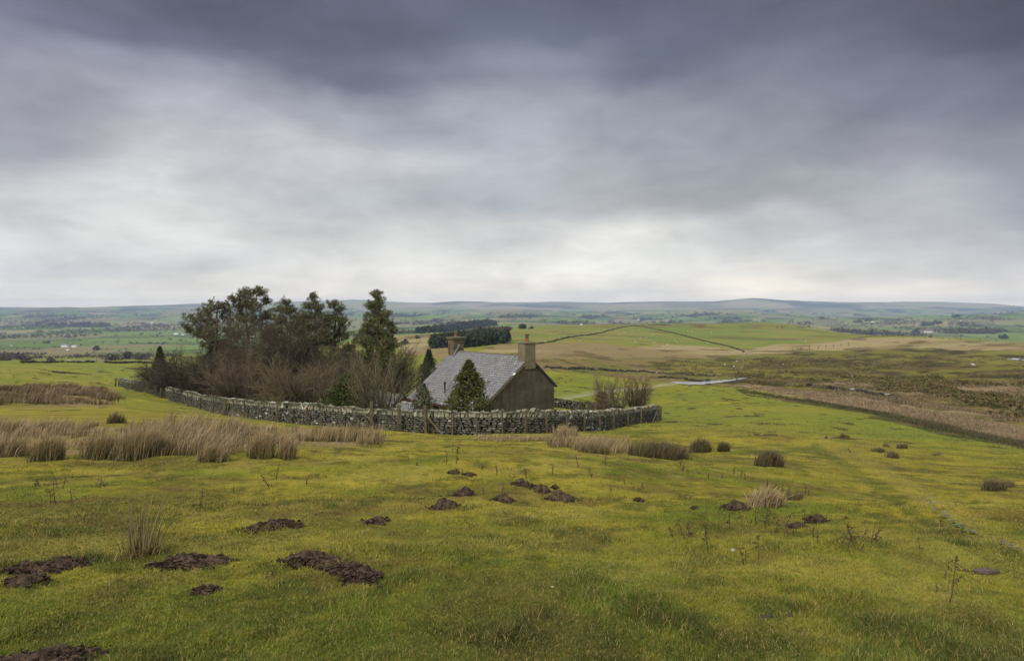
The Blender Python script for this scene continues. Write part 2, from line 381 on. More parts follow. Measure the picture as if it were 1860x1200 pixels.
    if far.any():
        fx, fy, fz = x[far], y[far], z[far]; cid, ed = farcells(fx, fy)
        pal = A([[.12,.17,.05],[.15,.20,.06],[.09,.13,.045],[.20,.19,.08],[.14,.19,.055],[.27,.22,.12],[.10,.13,.05],[.20,.165,.095],[.15,.205,.06],[.07,.075,.045]])
        k = np.minimum((cid*10).astype(int), 9); fc = pal[k]*(0.85+0.3*fbm(fx, fy, 60, 3, 190))[:, None]
        dim = np.clip(np.hypot(fx, fy)*0.0028, 2, 12)
        hd = (ed < dim) & (hash2(np.floor(fx/40), np.floor(fy/40), 5) > 0.25); fc[hd] = A([.055,.060,.035])
        wd = (cid*37.7) % 1 < 0.10; fc[wd] = A([.04,.042,.035])
        up = sstep(-15, 70, fz+(fbm(fx, fy, 500, 3, 191)-.5)*90)
        fell = mixc(np.tile(A([.34,.25,.20]), (len(fx), 1)), A([.24,.26,.11]), sstep(.4, .6, fbm(fx, fy, 420, 4, 192)))
        dk = sstep(.48, .60, fbm(fx*.6, fy*.8, 520, 4, 196)); fell = mixc(fell, A([.065,.045,.055]), dk*.9)
        fc = mixc(fc, fell, up*0.9)
        tan_ = sstep(.56, .66, fbm(fx, fy, 900, 3, 193)); fc = mixc(fc, A([.25,.21,.12]), tan_*0.55)
        w = sstep(900, 1150, r[far]); c[far] = c[far]*(1-w[:, None])+fc*w[:, None]
    return np.clip(c*np.array([.83, .87, .80]), .005, .6)

# ------------------------------------------------------------------ materials
def mat_new(name):
    m = bpy.data.materials.new(name); m.use_nodes = True; t = NT(m.node_tree); t.n.clear()
    out = t.new('ShaderNodeOutputMaterial'); b = t.new('ShaderNodeBsdfPrincipled'); t.l.new(b.outputs[0], out.inputs[0])
    return m, t, b
def attr_mat(name, rough=0.75, spec=0.2, gain=1.0, nscale=None, namp=0.3, bump=None, trans=0.0):
    m, t, b = mat_new(name); a = t.new('ShaderNodeAttribute', attribute_name='Col'); col = a.outputs['Color']
    g = t.new('ShaderNodeNewGeometry')
    if nscale:
        nz = t.noise(g.outputs['Position'], nscale, 5, 0.6); k = t.math('ADD', t.math('MULTIPLY', t.math('SUBTRACT', nz, .5), namp*2), gain)
        col = t.mix(1.0, col, t.comb(k, k, k), 'MULTIPLY')
    t.l.new(col, b.inputs['Base Color']); b.inputs['Roughness'].default_value = rough
    b.inputs['Specular IOR Level'].default_value = spec
    if bump:
        bp = t.new('ShaderNodeBump'); bp.inputs['Strength'].default_value = bump[1]; bp.inputs['Distance'].default_value = bump[2]
        t.l.new(t.noise(g.outputs['Position'], bump[0], 5, .65), bp.inputs['Height']); t.l.new(bp.outputs[0], b.inputs['Normal'])
    if trans:
        tr = t.new('ShaderNodeBsdfTranslucent'); t.l.new(col, tr.inputs[0]); ms = t.new('ShaderNodeMixShader'); ms.inputs[0].default_value = trans
        t.l.new(b.outputs[0], ms.inputs[1]); t.l.new(tr.outputs[0], ms.inputs[2])
        o = [n for n in t.n if n.type == 'OUTPUT_MATERIAL'][0]; t.l.new(ms.outputs[0], o.inputs[0])
    return m
def plain_mat(name, c1, c2=None, scale=4.0, rough=0.8, spec=0.3, bump=None, detail=6, lo=.35, hi=.65, metal=0.0):
    m, t, b = mat_new(name); g = t.new('ShaderNodeTexCoord')
    if c2 is None: c2 = tuple(v*0.6 for v in c1)
    f = t.mapr(t.noise(g.outputs['Object'], scale, detail, .6), lo, hi)
    t.l.new(t.mix(f, (*c1, 1), (*c2, 1)), b.inputs['Base Color'])
    b.inputs['Roughness'].default_value = rough; b.inputs['Specular IOR Level'].default_value = spec; b.inputs['Metallic'].default_value = metal
    if bump:
        bp = t.new('ShaderNodeBump'); bp.inputs['Strength'].default_value = bump[1]; bp.inputs['Distance'].default_value = bump[2]
        t.l.new(t.noise(g.outputs['Object'], bump[0], 5, .65), bp.inputs['Height']); t.l.new(bp.outputs[0], b.inputs['Normal'])
    return m
def ground_mat():
    m, t, b = mat_new('pasture_ground'); a = t.new('ShaderNodeAttribute', attribute_name='Col'); g = t.new('ShaderNodeNewGeometry')
    cd = t.new('ShaderNodeSeparateXYZ'); t.l.new(g.outputs['Position'], cd.inputs[0])
    sq = t.comb(t.math('MULTIPLY', cd.outputs[0], 1.0), t.math('MULTIPLY', cd.outputs[1], 1.0), 0.0)
    n1 = t.noise(sq, 9.0, 5, .7); n2 = t.noise(sq, 0.55, 6, .65); n3 = t.noise(sq, 0.06, 5, .6)
    k = t.math('ADD', 1.0, t.math('ADD', t.math('MULTIPLY', t.math('SUBTRACT', n1, .5), 1.3), t.math('ADD', t.math('MULTIPLY', t.math('SUBTRACT', n2, .5), .95), t.math('MULTIPLY', t.math('SUBTRACT', n3, .5), .3))))
    col = t.mix(1.0, a.outputs['Color'], t.comb(k, k, t.math('MULTIPLY', k, .97)), 'MULTIPLY')
    t.l.new(col, b.inputs['Base Color']); b.inputs['Roughness'].default_value = .95; b.inputs['Specular IOR Level'].default_value = .05
    bp = t.new('ShaderNodeBump'); bp.inputs['Strength'].default_value = .6; bp.inputs['Distance'].default_value = .05
    t.l.new(n1, bp.inputs['Height']); t.l.new(bp.outputs[0], b.inputs['Normal'])
    return m
M = {}
M['ground'] = ground_mat()
M['blade'] = attr_mat('grass_blades', .65, .25, trans=.25)
M['rush'] = attr_mat('rush_blades', .6, .25, trans=.15)
M['leaf'] = attr_mat('evergreen_leaves', .5, .35, trans=.22)
M['bark'] = attr_mat('bark', .9, .15)
M['stone'] = attr_mat('field_stone', .85, .25, nscale=7.0, namp=.5, bump=(14, .7, .05))
M['farwood'] = attr_mat('far_foliage', .9, .1)
M['soil'] = plain_mat('turned_soil', (.034,.022,.014), (.092,.062,.040), 16, .9, .2, (60, 1.0, .02))
M['wood'] = plain_mat('weathered_post', (.085,.062,.036), (.13,.115,.06), 9, .85, .2, (30, .5, .01))
M['wire'] = plain_mat('galvanised_wire', (.25,.25,.25), (.12,.1,.09), 3, .5, .5, metal=.8)
M['render'] = plain_mat('pebbledash', (.088,.074,.052), (.125,.108,.078), 1.6, .95, .15, (55, .8, .02), lo=.3, hi=.7)
M['render2'] = plain_mat('chimney_render', (.155,.135,.085), (.20,.175,.115), 3, .95, .15, (55, .8, .02))
M['oldbrick'] = plain_mat('stained_chimney', (.065,.045,.032), (.13,.10,.055), 3.2, .9, .2, (20, .9, .03))
M['pot'] = plain_mat('terracotta', (.25,.092,.048), (.15,.06,.036), 5, .8, .3)
M['dark'] = plain_mat('dark_iron', (.012,.012,.014), (.02,.02,.02), 5, .6, .4)
M['red'] = plain_mat('dark_red_paint', (.075,.014,.014), (.05,.016,.014), 4, .55, .4)
M['lead'] = plain_mat('lead', (.20,.21,.23), (.13,.14,.15), 4, .5, .4)
M['mossy'] = plain_mat('mossy_ridge', (.085,.075,.05), (.15,.14,.09), 6, .9, .2, (25, .6, .02))
M['road'] = plain_mat('wet_tarmac', (.22,.22,.23), (.32,.32,.33), .3, .55, .5)
M['white'] = plain_mat('whitewash', (.72,.71,.68), (.55,.54,.52), .4, .8, .3)
M['greyroof'] = plain_mat('grey_roof', (.13,.13,.14), (.19,.19,.2), .4, .6, .4)
M['glass'] = plain_mat('dark_window', (.02,.022,.025), (.03,.03,.035), 1, .15, .6)
M['wool'] = plain_mat('wool', (.50,.47,.39), (.38,.35,.28), 5, .95, .1, (20, .6, .03))
def water_mat():
    m, t, b = mat_new('still_water'); b.inputs['Base Color'].default_value = (.06,.065,.06,1); b.inputs['Roughness'].default_value = .06
    b.inputs['Specular IOR Level'].default_value = .9
    return m
M['water'] = water_mat()
def slate_mat():
    m, t, b = mat_new('wet_slate'); a = t.new('ShaderNodeAttribute', attribute_name='Col'); tc = t.new('ShaderNodeTexCoord')
    n = t.noise(tc.outputs['Object'], 1.1, 6, .65); n2 = t.noise(tc.outputs['Object'], 14, 5, .7)
    lich = t.mapr(t.math('ADD', t.math('MULTIPLY', n, .6), t.math('MULTIPLY', n2, .4)), .50, .60)
    col = t.mix(t.math('MULTIPLY', lich, .45), a.outputs['Color'], (.21,.205,.16,1))
    k = t.mapr(n2, .3, .7, .8, 1.2); col = t.mix(1.0, col, t.comb(k, k, k), 'MULTIPLY')
    t.l.new(col, b.inputs['Base Color']); t.l.new(t.mapr(n2, .3, .7, .28, .5), b.inputs['Roughness']); b.inputs['Specular IOR Level'].default_value = .6
    bp = t.new('ShaderNodeBump'); bp.inputs['Strength'].default_value = .35; bp.inputs['Distance'].default_value = .01
    t.l.new(n2, bp.inputs['Height']); t.l.new(bp.outputs[0], b.inputs['Normal'])
    return m
M['slate'] = slate_mat()

# ================================================================== ground sheet
def build_ground():
    uf = np.tan(np.linspace(0, 1, 1)); pxf = np.linspace(-60, 1920, 600); th_f = np.arctan((pxf-HX)/F)
    th_o = np.linspace(th_f[-1], th_f[0]+2*math.pi, 120)[1:-1]
    th = np.concatenate([th_f, th_o]); nt = len(th)
    rr = np.exp(np.concatenate([np.linspace(math.log(.5), math.log(12), 300)[:-1], np.linspace(math.log(12), math.log(900), 420)[:-1], np.linspace(math.log(900), math.log(14500), 260)]))
    nr = len(rr)
    Rg, Tg = np.meshgrid(rr, th, indexing='ij')
    x = (Rg*np.sin(Tg)).ravel(); y = (Rg*np.cos(Tg)).ravel(); z = zf(x, y)
    c = gcol(x, y, z)
    i = np.arange(nr-1)[:, None]*nt; j = np.arange(nt)[None, :]; j2 = (j+1) % nt
    q = np.stack([i+j, i+j2, i+nt+j2, i+nt+j], -1).reshape(-1, 4)
    V = np.stack([x, y, z], 1); V = np.vstack([V, [[0, 0, float(zf(0.0, 0.41))]]]); c = np.vstack([c, c[:1]])
    ctr = len(V)-1; jj = np.arange(nt); tri = np.stack([np.full(nt, ctr), (jj+1) % nt, jj], 1)
    me = mk_mesh('ground', V, [q[:, ::-1], tri], c, smooth=True)
    o = link('ground', me, M['ground']); tag(o, 'rolling green and brown pasture and moor running out to distant fells', kind='structure')
build_ground()

# ================================================================== blades
def blades(P, h, w, lean, az, col, tipcol=None, seg2=True, curve=1.0):
    n = len(P); a = rng.uniform(0, math.pi, n); wx = np.cos(a)*w*.5; wy = np.sin(a)*w*.5
    lx = np.cos(az)*lean*h; ly = np.sin(az)*lean*h; Z = np.zeros(n)
    side = np.stack([wx, wy, Z], 1)
    if tipcol is None: tipcol = col
    if seg2:
        mid = P+np.stack([lx*.35, ly*.35, h*.55], 1); tip = P+np.stack([lx, ly, h*np.sqrt(np.maximum(1-np.minimum(lean, .95)**2*.6, .1))], 1)
        V = np.stack([P-side, P+side, mid-side*.75, mid+side*.75, tip], 1).reshape(-1, 3)
        b = (np.arange(n)*5)[:, None]
        Fc = [np.concatenate([b+[0, 1, 3], b+[0, 3, 2], b+[2, 3, 4]], 0)]
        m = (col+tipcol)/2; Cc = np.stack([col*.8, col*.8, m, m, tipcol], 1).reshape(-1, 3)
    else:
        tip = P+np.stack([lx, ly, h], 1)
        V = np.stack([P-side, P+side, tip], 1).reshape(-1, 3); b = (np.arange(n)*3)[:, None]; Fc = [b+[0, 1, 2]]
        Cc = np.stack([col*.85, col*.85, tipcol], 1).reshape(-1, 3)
    return V, Fc, Cc
def merge(parts):
    Vs, Fs, Cs = [], {}, []; o = 0
    for V, Fc, Cc in parts:
        for f in Fc: Fs.setdefault(f.shape[1], []).append(f+o)
        Vs.append(V); Cs.append(Cc); o += len(V)
    return np.vstack(Vs), [np.vstack(v) for v in Fs.values()], np.vstack(Cs)

SOIL = []      # (x, y, radius) of mole hills: no grass grows there
def hits(px, py, w=1.0): return cast(px, py)

def stained_render():
    m, t, b = mat_new('stained_pebbledash'); g = t.new('ShaderNodeTexCoord'); sp = t.new('ShaderNodeSeparateXYZ'); t.l.new(g.outputs['Object'], sp.inputs[0])
    st = t.noise(t.comb(sp.outputs[0], sp.outputs[1], t.math('MULTIPLY', sp.outputs[2], .18)), 2.6, 5, .65); bl = t.noise(g.outputs['Object'], .8, 6, .65); gr = t.noise(g.outputs['Object'], 9, 6, .75)
    col = t.mix(t.mapr(bl, .35, .65), (.055,.044,.030,1), (.092,.078,.054,1)); col = t.mix(t.math('MULTIPLY', t.mapr(st, .50, .66), .55), col, (.038,.030,.022,1))
    k = t.mapr(gr, .3, .7, .72, 1.28); col = t.mix(1.0, col, t.comb(k, k, k), 'MULTIPLY'); t.l.new(col, b.inputs['Base Color']); b.inputs['Roughness'].default_value = .95; b.inputs['Specular IOR Level'].default_value = .12
    bp = t.new('ShaderNodeBump'); bp.inputs['Strength'].default_value = .9; bp.inputs['Distance'].default_value = .03; t.l.new(t.noise(g.outputs['Object'], 30, 4, .7), bp.inputs['Height']); t.l.new(bp.outputs[0], b.inputs['Normal']); return m
M['render'] = stained_render()
M['render2'] = plain_mat('chimney_render_dark', (.115,.098,.060), (.165,.145,.092), 2.2, .95, .15, (40, .9, .025), lo=.3, hi=.7)
M['wood'] = plain_mat('old_post', (.058,.044,.027), (.105,.088,.052), 3, .85, .2, (30, .6, .01))
# ================================================================== tubes and trees
def seg_mesh(S, sides=3, col=None):
    """S: (n,8) p0 p1 r0 r1 ; col (n,3)"""
    S = np.asarray(S, float); n = len(S); p0, p1, r0, r1 = S[:, :3], S[:, 3:6], S[:, 6:7], S[:, 7:8]
    d = p1-p0; L = np.linalg.norm(d, axis=1, keepdims=True)+1e-9; d = d/L
    up = np.where(np.abs(d[:, 2:3]) > .9, np.array([[1., 0, 0]]), np.array([[0, 0, 1.]]))
    u = np.cross(d, up); u /= np.linalg.norm(u, axis=1, keepdims=True); v = np.cross(d, u)
    ring0, ring1 = [], []
    for k in range(sides):
        a = 2*math.pi*k/sides; o = u*math.cos(a)+v*math.sin(a); ring0.append(p0+o*r0-d*r0*.3); ring1.append(p1+o*r1+d*r1*.3)
    V = np.stack(ring0+ring1, 1).reshape(-1, 3); b = (np.arange(n)*2*sides)[:, None]; q = []
    for k in range(sides):
        k2 = (k+1) % sides; q.append(b+[k, k2, sides+k2, sides+k])
    if col is None: col = np.tile([.1, .08, .06], (n, 1))
    return V, [np.concatenate(q, 0)], np.repeat(np.asarray(col), 2*sides, 0)
def unit(v): return v/(np.linalg.norm(v)+1e-9)
def grow(p, d, L, r, lvl, cfg, out, tips, rg):
    steps = cfg['steps'][lvl]; sl = L/steps; up = cfg['up'][lvl]; wob = cfg['wob'][lvl]
    last = lvl == len(cfg['steps'])-1
    for i in range(steps):
        d = unit(d+rg.normal(0, wob, 3)+np.array([cfg.get('wind', 0)*.1, 0, up]))
        q = p+d*sl; r2 = max(r*(1-0.75*(1.0/steps)), cfg['rmin']); out[min(lvl, 3)].append((*p, *q, r, r2))
        if not last and (i+1)/steps > cfg['bare'][lvl]:
            for _ in range(cfg['kids'][lvl]):
                a = rg.uniform(0, 2*math.pi); s = unit(np.cross(d, [math.cos(a), math.sin(a), .3]))
                ang = cfg['ang'][lvl]*rg.uniform(.7, 1.25); nd = unit(d*math.cos(ang)+s*math.sin(ang))
                grow(q-d*sl*rg.uniform(0, .9), nd, L*cfg['ratio'][lvl]*rg.uniform(.65, 1.2)*(1-.35*i/steps), r2*cfg['rr'], lvl+1, cfg, out, tips, rg)
        p, r = q, r2
    tips.append((p, d, lvl))
def colvar(base, n, amt=.25):
    return np.clip(np.asarray(base)[None]*(1+rng.normal(0, amt, (n, 1)))+rng.normal(0, .006, (n, 3)), .004, .8)
def puff_leaves(P, D, size, wid, col, per, spread, upb=.5, amt=.28):
    """leaf-sized faces round the points P"""
    n = len(P)*per; Pp = np.repeat(P, per, 0)+rng.normal(0, spread, (n, 3))
    Dd = np.repeat(D, per, 0)*.6+rng.normal(0, 1, (n, 3)); Dd[:, 2] += upb; Dd /= np.linalg.norm(Dd, axis=1, keepdims=True)
    s = np.cross(Dd, rng.normal(0, 1, (n, 3))); s /= np.linalg.norm(s, axis=1, keepdims=True)
    h = size*rng.uniform(.6, 1.3, (n, 1)); w = wid*rng.uniform(.7, 1.2, (n, 1))
    V = np.stack([Pp-s*w*.35, Pp+Dd*h*.5-s*w*.5, Pp+Dd*h, Pp+Dd*h*.5+s*w*.5], 1).reshape(-1, 3)
    b = (np.arange(n)*4)[:, None]; return V, [b+[0, 1, 2, 3]], np.repeat(colvar(col, n, amt), 4, 0)
def gz(x, y): return float(zf(float(x), float(y)))
def at(px, Y): return (px-HX)/F*Y
def tree_obj(name, label, cat, px, Y, trunkparts, crownparts, group=None, crownmat='leaf', extra=None):
    x = at(px, Y); z = gz(x, Y)-.05
    t = thing(name, label, cat, (x, Y, z), group)
    if trunkparts: V, Fc, Cc = merge(trunkparts); link('trunk', mk_mesh('trunk', V, Fc, Cc, smooth=True), M['bark'], t)
    if extra: V, Fc, Cc = merge(extra); link('branches', mk_mesh('branches', V, Fc, Cc), M['bark'], t)
    if crownparts: V, Fc, Cc = merge(crownparts); link('crown', mk_mesh('crown', V, Fc, Cc), M[crownmat], t)
    return t

def pine(label, px, Y, top_py, lobes, seed, dens=1.0, col=(.105,.102,.044), name='pine_tree', lean=0.0):
    """lobes: (px, py, rpx, depth offset) on the picture scale of this tree, turned into metres at its own distance"""
    rg = np.random.default_rng(seed); x0 = at(px, Y); z0 = gz(x0, Y)-.05; k = Y/F
    H = -(top_py-HY)*k-z0; trunk = []; mid = []; tips = []
    p = np.zeros(3); n = 9; pts = [p]
    for i in range(n):
        p = p+np.array([rg.normal(lean, .10), rg.normal(0, .12), H*.93/n]); pts.append(p)
    pts = np.array(pts)
    r = lambda z: .20*(1-z/H)**.8+.03
    for a, b in zip(pts[:-1], pts[1:]): trunk.append((*a, *b, r(a[2]), r(b[2])))
    for lpx, lpy, lr, dy in lobes:
        c = np.array([(lpx-px)*k, dy, -(lpy-HY)*k-z0]); R_ = lr*k
        zt = np.clip(c[2]-rg.uniform(.3, .9)-np.hypot(c[0], c[1])*.45, .6, H*.92); i = int(np.clip(zt/(H*.93)*n, 0, n-1)); s = pts[i]+(pts[i+1]-pts[i])*.5
        # limb in four bent pieces
        q = s; rad = .035+R_*.03
        for j in range(4):
            e = s+(c-s)*((j+1)/4)+rg.normal(0, .08, 3)*(j < 3)+np.array([0, 0, -.18*math.sin((j+1)/4*math.pi)]); mid.append((*q, *e, rad*(1-.18*j), rad*(1-.18*(j+1)))); q = e
        nb = int(14*R_*R_*dens)+8
        for b in range(nb):
            d = rg.normal(0, 1, 3); d = unit(d); d[2] = d[2]*.75+.15; tgt = c+d*R_*rg.uniform(.40, 1.34)
            st = s+(c-s)*rg.uniform(.55, 1.0); m_ = (st+tgt)/2+rg.normal(0, .06, 3)-np.array([0, 0, .07])
            mid.append((*st, *m_, .022, .015)); mid.append((*m_, *tgt, .015, .008)); tips.append((tgt, unit(tgt-m_)))
            for _ in range(3):
                t2 = m_+(tgt-m_)*rg.uniform(.2, .9)+rg.normal(0, .16, 3)+np.array([0, 0, .10]); tips.append((t2, unit(t2-m_)))
    P = np.array([t[0] for t in tips]); D = np.array([t[1] for t in tips])
    cl = puff_leaves(P, D, .26, .042, col, 21, .065, .9, .42)
    V, Fc, Cc = cl
    seg = [seg_mesh(trunk, 7, colvar((.085,.058,.040), len(trunk)))]
    br = [seg_mesh(mid, 3, colvar((.07,.05,.036), len(mid)))]
    return tree_obj(name, label, 'tree', px, Y, seg, [cl], 'pines in the garden clump', extra=br)

def bare(label, px, Y, H, cfg, seed, col=(.105,.078,.058), name='bare_tree', stems=1, spread=.3, base_r=.1, group=None, cat='tree', tw=.35, wid=1.0):
    rg = np.random.default_rng(seed); out = {0: [], 1: [], 2: [], 3: []}; tips = []
    for i in range(stems):
        a = rg.uniform(0, 2*math.pi); s = spread*math.sqrt(rg.uniform(.05, 1))
        d = unit(np.array([math.cos(a)*s*wid, math.sin(a)*s, 1]))
        p = np.array([math.cos(a)*base_r*2*rg.uniform(0, 1), math.sin(a)*base_r*2*rg.uniform(0, 1), 0])
        grow(p, d, H*cfg['L0']*rg.uniform(.75, 1.1), base_r if stems == 1 else base_r*.45, 0, cfg, out, tips, rg)
    tr = [seg_mesh(out[0], 6, colvar(np.array(col)*.85, len(out[0]), .12))]
    cp = []
    for l, sd in ((1, 4), (2, 3), (3, 3)):
        if out[l]: cp.append(seg_mesh(out[l], sd, colvar(np.array(col)*(1+.12*l), len(out[l]), .22)))
    return tree_obj(name, label, cat, px, Y, tr, cp, group, crownmat='bark')
CF_TREE = dict(steps=[5,6,5,3], up=[.08,.04,.04,.05], wob=[.12,.24,.27,.30], bare=[.15,.10,.0], kids=[3,3,3], ang=[.95,.85,.8], ratio=[.75,.5,.42], rr=.58, rmin=.007, L0=.55)
CF_VASE = dict(steps=[6,5,4], up=[.07,.10,.12], wob=[.05,.09,.14], bare=[.12,.05], kids=[3,2], ang=[.50,.52], ratio=[.50,.42], rr=.6, rmin=.007, L0=.86)
CF_BUSH = dict(steps=[6,4,3], up=[.01,.03,.05], wob=[.10,.18,.22], bare=[.05,.0], kids=[3,3], ang=[.65,.62], ratio=[.48,.5], rr=.6, rmin=.007, L0=.9)
CF_THICK = dict(steps=[6,4,3], up=[-.03,.05,.05], wob=[.16,.26,.28], bare=[.05,.0], kids=[4,4], ang=[.7,.7], ratio=[.48,.5], rr=.6, rmin=.008, L0=.9)

def cone_bush(label, px, Y, top_py, wpx, seed, col=(.055,.075,.022), name='conifer', prof=None, n=8000, leaf=(.14, .08), group=None, cat='tree', loose=0.0, lumps=.35):
    rg = np.random.default_rng(seed); x0 = at(px, Y); z0 = gz(x0, Y)-.05; k = Y/F; H = -(top_py-HY)*k-z0; W = wpx*k/2
    prof = prof or [(0, .75), (.15, 1), (.35, .95), (.6, .62), (.8, .32), (.93, .12), (1, .03)]
    px_, pr_ = zip(*prof)
    h = rg.uniform(0, 1, n)**.85; rad = np.interp(h, px_, pr_)*W; a = rg.uniform(0, 2*math.pi, n)
    lump = 1+lumps*(fbm(a*1.6+seed, h*7, 1.0, 3, seed)-.5)*2+.22*(fbm(a*5+seed, h*22, 1.0, 2, seed+1)-.5)*2
    fr = rg.uniform(.45, 1.0, n)**.6*(1+loose*rg.normal(0, .3, n)); rr_ = rad*lump*fr
    keep = fbm(a*4+seed*3, h*14, 1, 2, seed+7) > (.30+loose*.35)
    P = np.stack([np.cos(a)*rr_, np.sin(a)*rr_, h*H+rg.normal(0, .05, n)], 1)[keep]
    D = np.stack([np.cos(a), np.sin(a), np.full(n, .7)], 1)[keep]
    cl = puff_leaves(P, D, leaf[0], leaf[1], col, 3, .05, .4, .38)
    tr = [(0, 0, -.1, 0, 0, H*.9, .09, .02)]; br = []
    for i in range(60):
        hh = rg.uniform(.08, .9); aa = rg.uniform(0, 6.28); R_ = np.interp(hh, px_, pr_)*W*.8
        br.append((0, 0, hh*H*.92, math.cos(aa)*R_, math.sin(aa)*R_, hh*H+.15, .02, .008))
    return tree_obj(name, label, cat, px, Y, [seg_mesh(tr, 6, colvar((.08,.06,.04), 1))], [cl], group, extra=[seg_mesh(br, 3, colvar((.07,.05,.035), len(br)))])

# ================================================================== dry stone wall
cube26 = None
def stone_tpl():
    g = [-1, 0, 1]; V = []; idx = {}
    for a in g:
        for b in g:
            for c in g:
                if max(abs(a), abs(b), abs(c)) == 1: idx[(a, b, c)] = len(V); V.append((a, b, c))
    Fq = []
    for ax in range(3):
        for s in (-1, 1):
            o = [i for i in range(3) if i != ax]
            for i in (-1, 0):
                for j in (-1, 0):
                    q = []
                    for di, dj in ((0, 0), (1, 0), (1, 1), (0, 1)):
                        v = [0, 0, 0]; v[ax] = s; v[o[0]] = i+di; v[o[1]] = j+dj; q.append(idx[tuple(v)])
                    Fq.append(q if s > 0 else q[::-1])
    V = np.array(V, float); l = np.linalg.norm(V, axis=1, keepdims=True); V = V/l**.38
    return V, np.array(Fq)
SV, SF = stone_tpl()
M['track'] = plain_mat('pale_track', (.19,.17,.12), (.12,.11,.07), .5, .9, .2)
def stones(Cn, half, tang, tilt, col, jit=.12):
    """Cn centres (n,3); half sizes along tangent, normal, up; tang (n,2)"""
    n = len(Cn); V = SV[None]*half[:, None, :]*(1+rng.normal(0, jit, (n, len(SV), 3)))
    ca, sa = np.cos(tilt)[:, None], np.sin(tilt)[:, None]
    xl = V[..., 0]*ca-V[..., 2]*sa; zl = V[..., 0]*sa+V[..., 2]*ca; yl = V[..., 1]
    tx, ty = tang[:, :1], tang[:, 1:2]
    W = np.stack([xl*tx-yl*ty, xl*ty+yl*tx, zl], -1)+Cn[:, None]
    return W.reshape(-1, 3), [(SF[None]+(np.arange(n)*26)[:, None, None]).reshape(-1, 4)], np.repeat(col, 26, 0)
def stonecol(n, pale=.06, dark=1.0):
    pal = np.array([[.090,.082,.064],[.112,.104,.082],[.070,.063,.050],[.130,.124,.100],[.098,.098,.066],[.080,.066,.048]])*dark
    c = pal[rng.integers(0, len(pal), n)]*rng.uniform(.75, 1.25, (n, 1)); m = rng.random(n) < pale
    c[m] = np.array([.42,.42,.38])*rng.uniform(.6, 1.1, (m.sum(), 1)); return c
def resample(P, step):
    P = np.asarray(P, float); d = np.r_[0, np.cumsum(np.hypot(*np.diff(P, axis=0).T))]; s = np.arange(0, d[-1], step)
    x = pchip(d, P[:, 0], s) if len(P) > 2 else np.interp(s, d, P[:, 0]); y = pchip(d, P[:, 1], s) if len(P) > 2 else np.interp(s, d, P[:, 1])
    return np.stack([x, y], 1), s
def big_wall(P, H, name, label):
    """P: list of (x, y) along the foot; faces on both sides, cope stones upright on top"""
    line, s = resample(P, .05); tot = s[-1]
    tg = np.gradient(line, axis=0); tg /= np.linalg.norm(tg, axis=1, keepdims=True)
    def samp(t):
        i = np.clip((t/.05), 0, len(line)-1.001); k = i.astype(int); f = (i-k)[:, None]
        return line[k]*(1-f)+line[k+1]*f, tg[k]
    body = []
    nc = 9; hc = (H-.28)/nc
    sag = lambda t: .10*(fbm(t, t*0, 6.0, 3, 77)-.5)*2
    for side in (-1, 1):
        for c in range(nc):
            t = []; q = 0
            while q < tot: w = random.choice([.18, .26, .34, .45, .58, .30]); t.append((q+w/2, w)); q += w
            t = np.array(t); n = len(t); pc, tn = samp(t[:, 0]); nm = np.stack([-tn[:, 1], tn[:, 0]], 1)
            off = (.36-.10*c/nc)*side
            xy = pc+nm*(off+rng.normal(0, .018, (n, 1))); z = zbase(pc[:, 0], pc[:, 1])-.08+hc*(c+.5)*(1+.04*sag(t[:, 0]))+rng.normal(0, .012, n)
            half = np.stack([t[:, 1]*.49, np.full(n, .15), hc*rng.uniform(.42, .56, n)], 1)
            body.append(stones(np.c_[xy, z], half, tn, rng.normal(0, .045, n), stonecol(n, .03), .09))
    # heart of the wall
    t = np.arange(0, tot, .5); pc, tn = samp(t); n = len(t); z = zbase(pc[:, 0], pc[:, 1])-.08+(H-.3)/2
    body.append(stones(np.c_[pc, z], np.stack([np.full(n, .34), np.full(n, .24), np.full(n, (H-.34)/2*1.1)], 1), tn, np.zeros(n), np.tile([.02,.018,.014], (n, 1)), .01))
    x0, y0 = line[0]; z0 = gz(x0, y0)
    th = thing(name, label, 'wall', (x0, y0, z0))
    V, Fc, Cc = merge(body); link('wall_face', mk_mesh('wall_face', V-np.array([x0, y0, z0]), Fc, Cc), M['stone'], th)
    t = []; q = 0
    while q < tot: w = random.uniform(.13, .30); t.append((q+w/2, w)); q += w
    t = np.array(t); n = len(t); pc, tn = samp(t[:, 0]); hh = rng.uniform(.12, .20, n)*(1+.3*(fbm(t[:, 0], t[:, 0]*0, 3, 2, 9)-.5)*2)
    z = zbase(pc[:, 0], pc[:, 1])-.08+(H-.28)+hh*.85+.35*sag(t[:, 0])
    col = np.array([.17,.165,.115])[None]*rng.uniform(.6, 1.35, (n, 1))*np.array([1, 1, 1])[None]; m = rng.random(n) < .02; col[m] = [.30,.19,.06]
    m = rng.random(n) < .07; col[m] = [.36,.36,.31]
    V, Fc, Cc = stones(np.c_[pc, z], np.stack([t[:, 1]*.52, rng.uniform(.24, .32, n), hh], 1), tn, rng.normal(0, .18, n), col, .13)
    link('cope_stones', mk_mesh('cope_stones', V-np.array([x0, y0, z0]), Fc, Cc), M['stone'], th)
    return th, line, tg
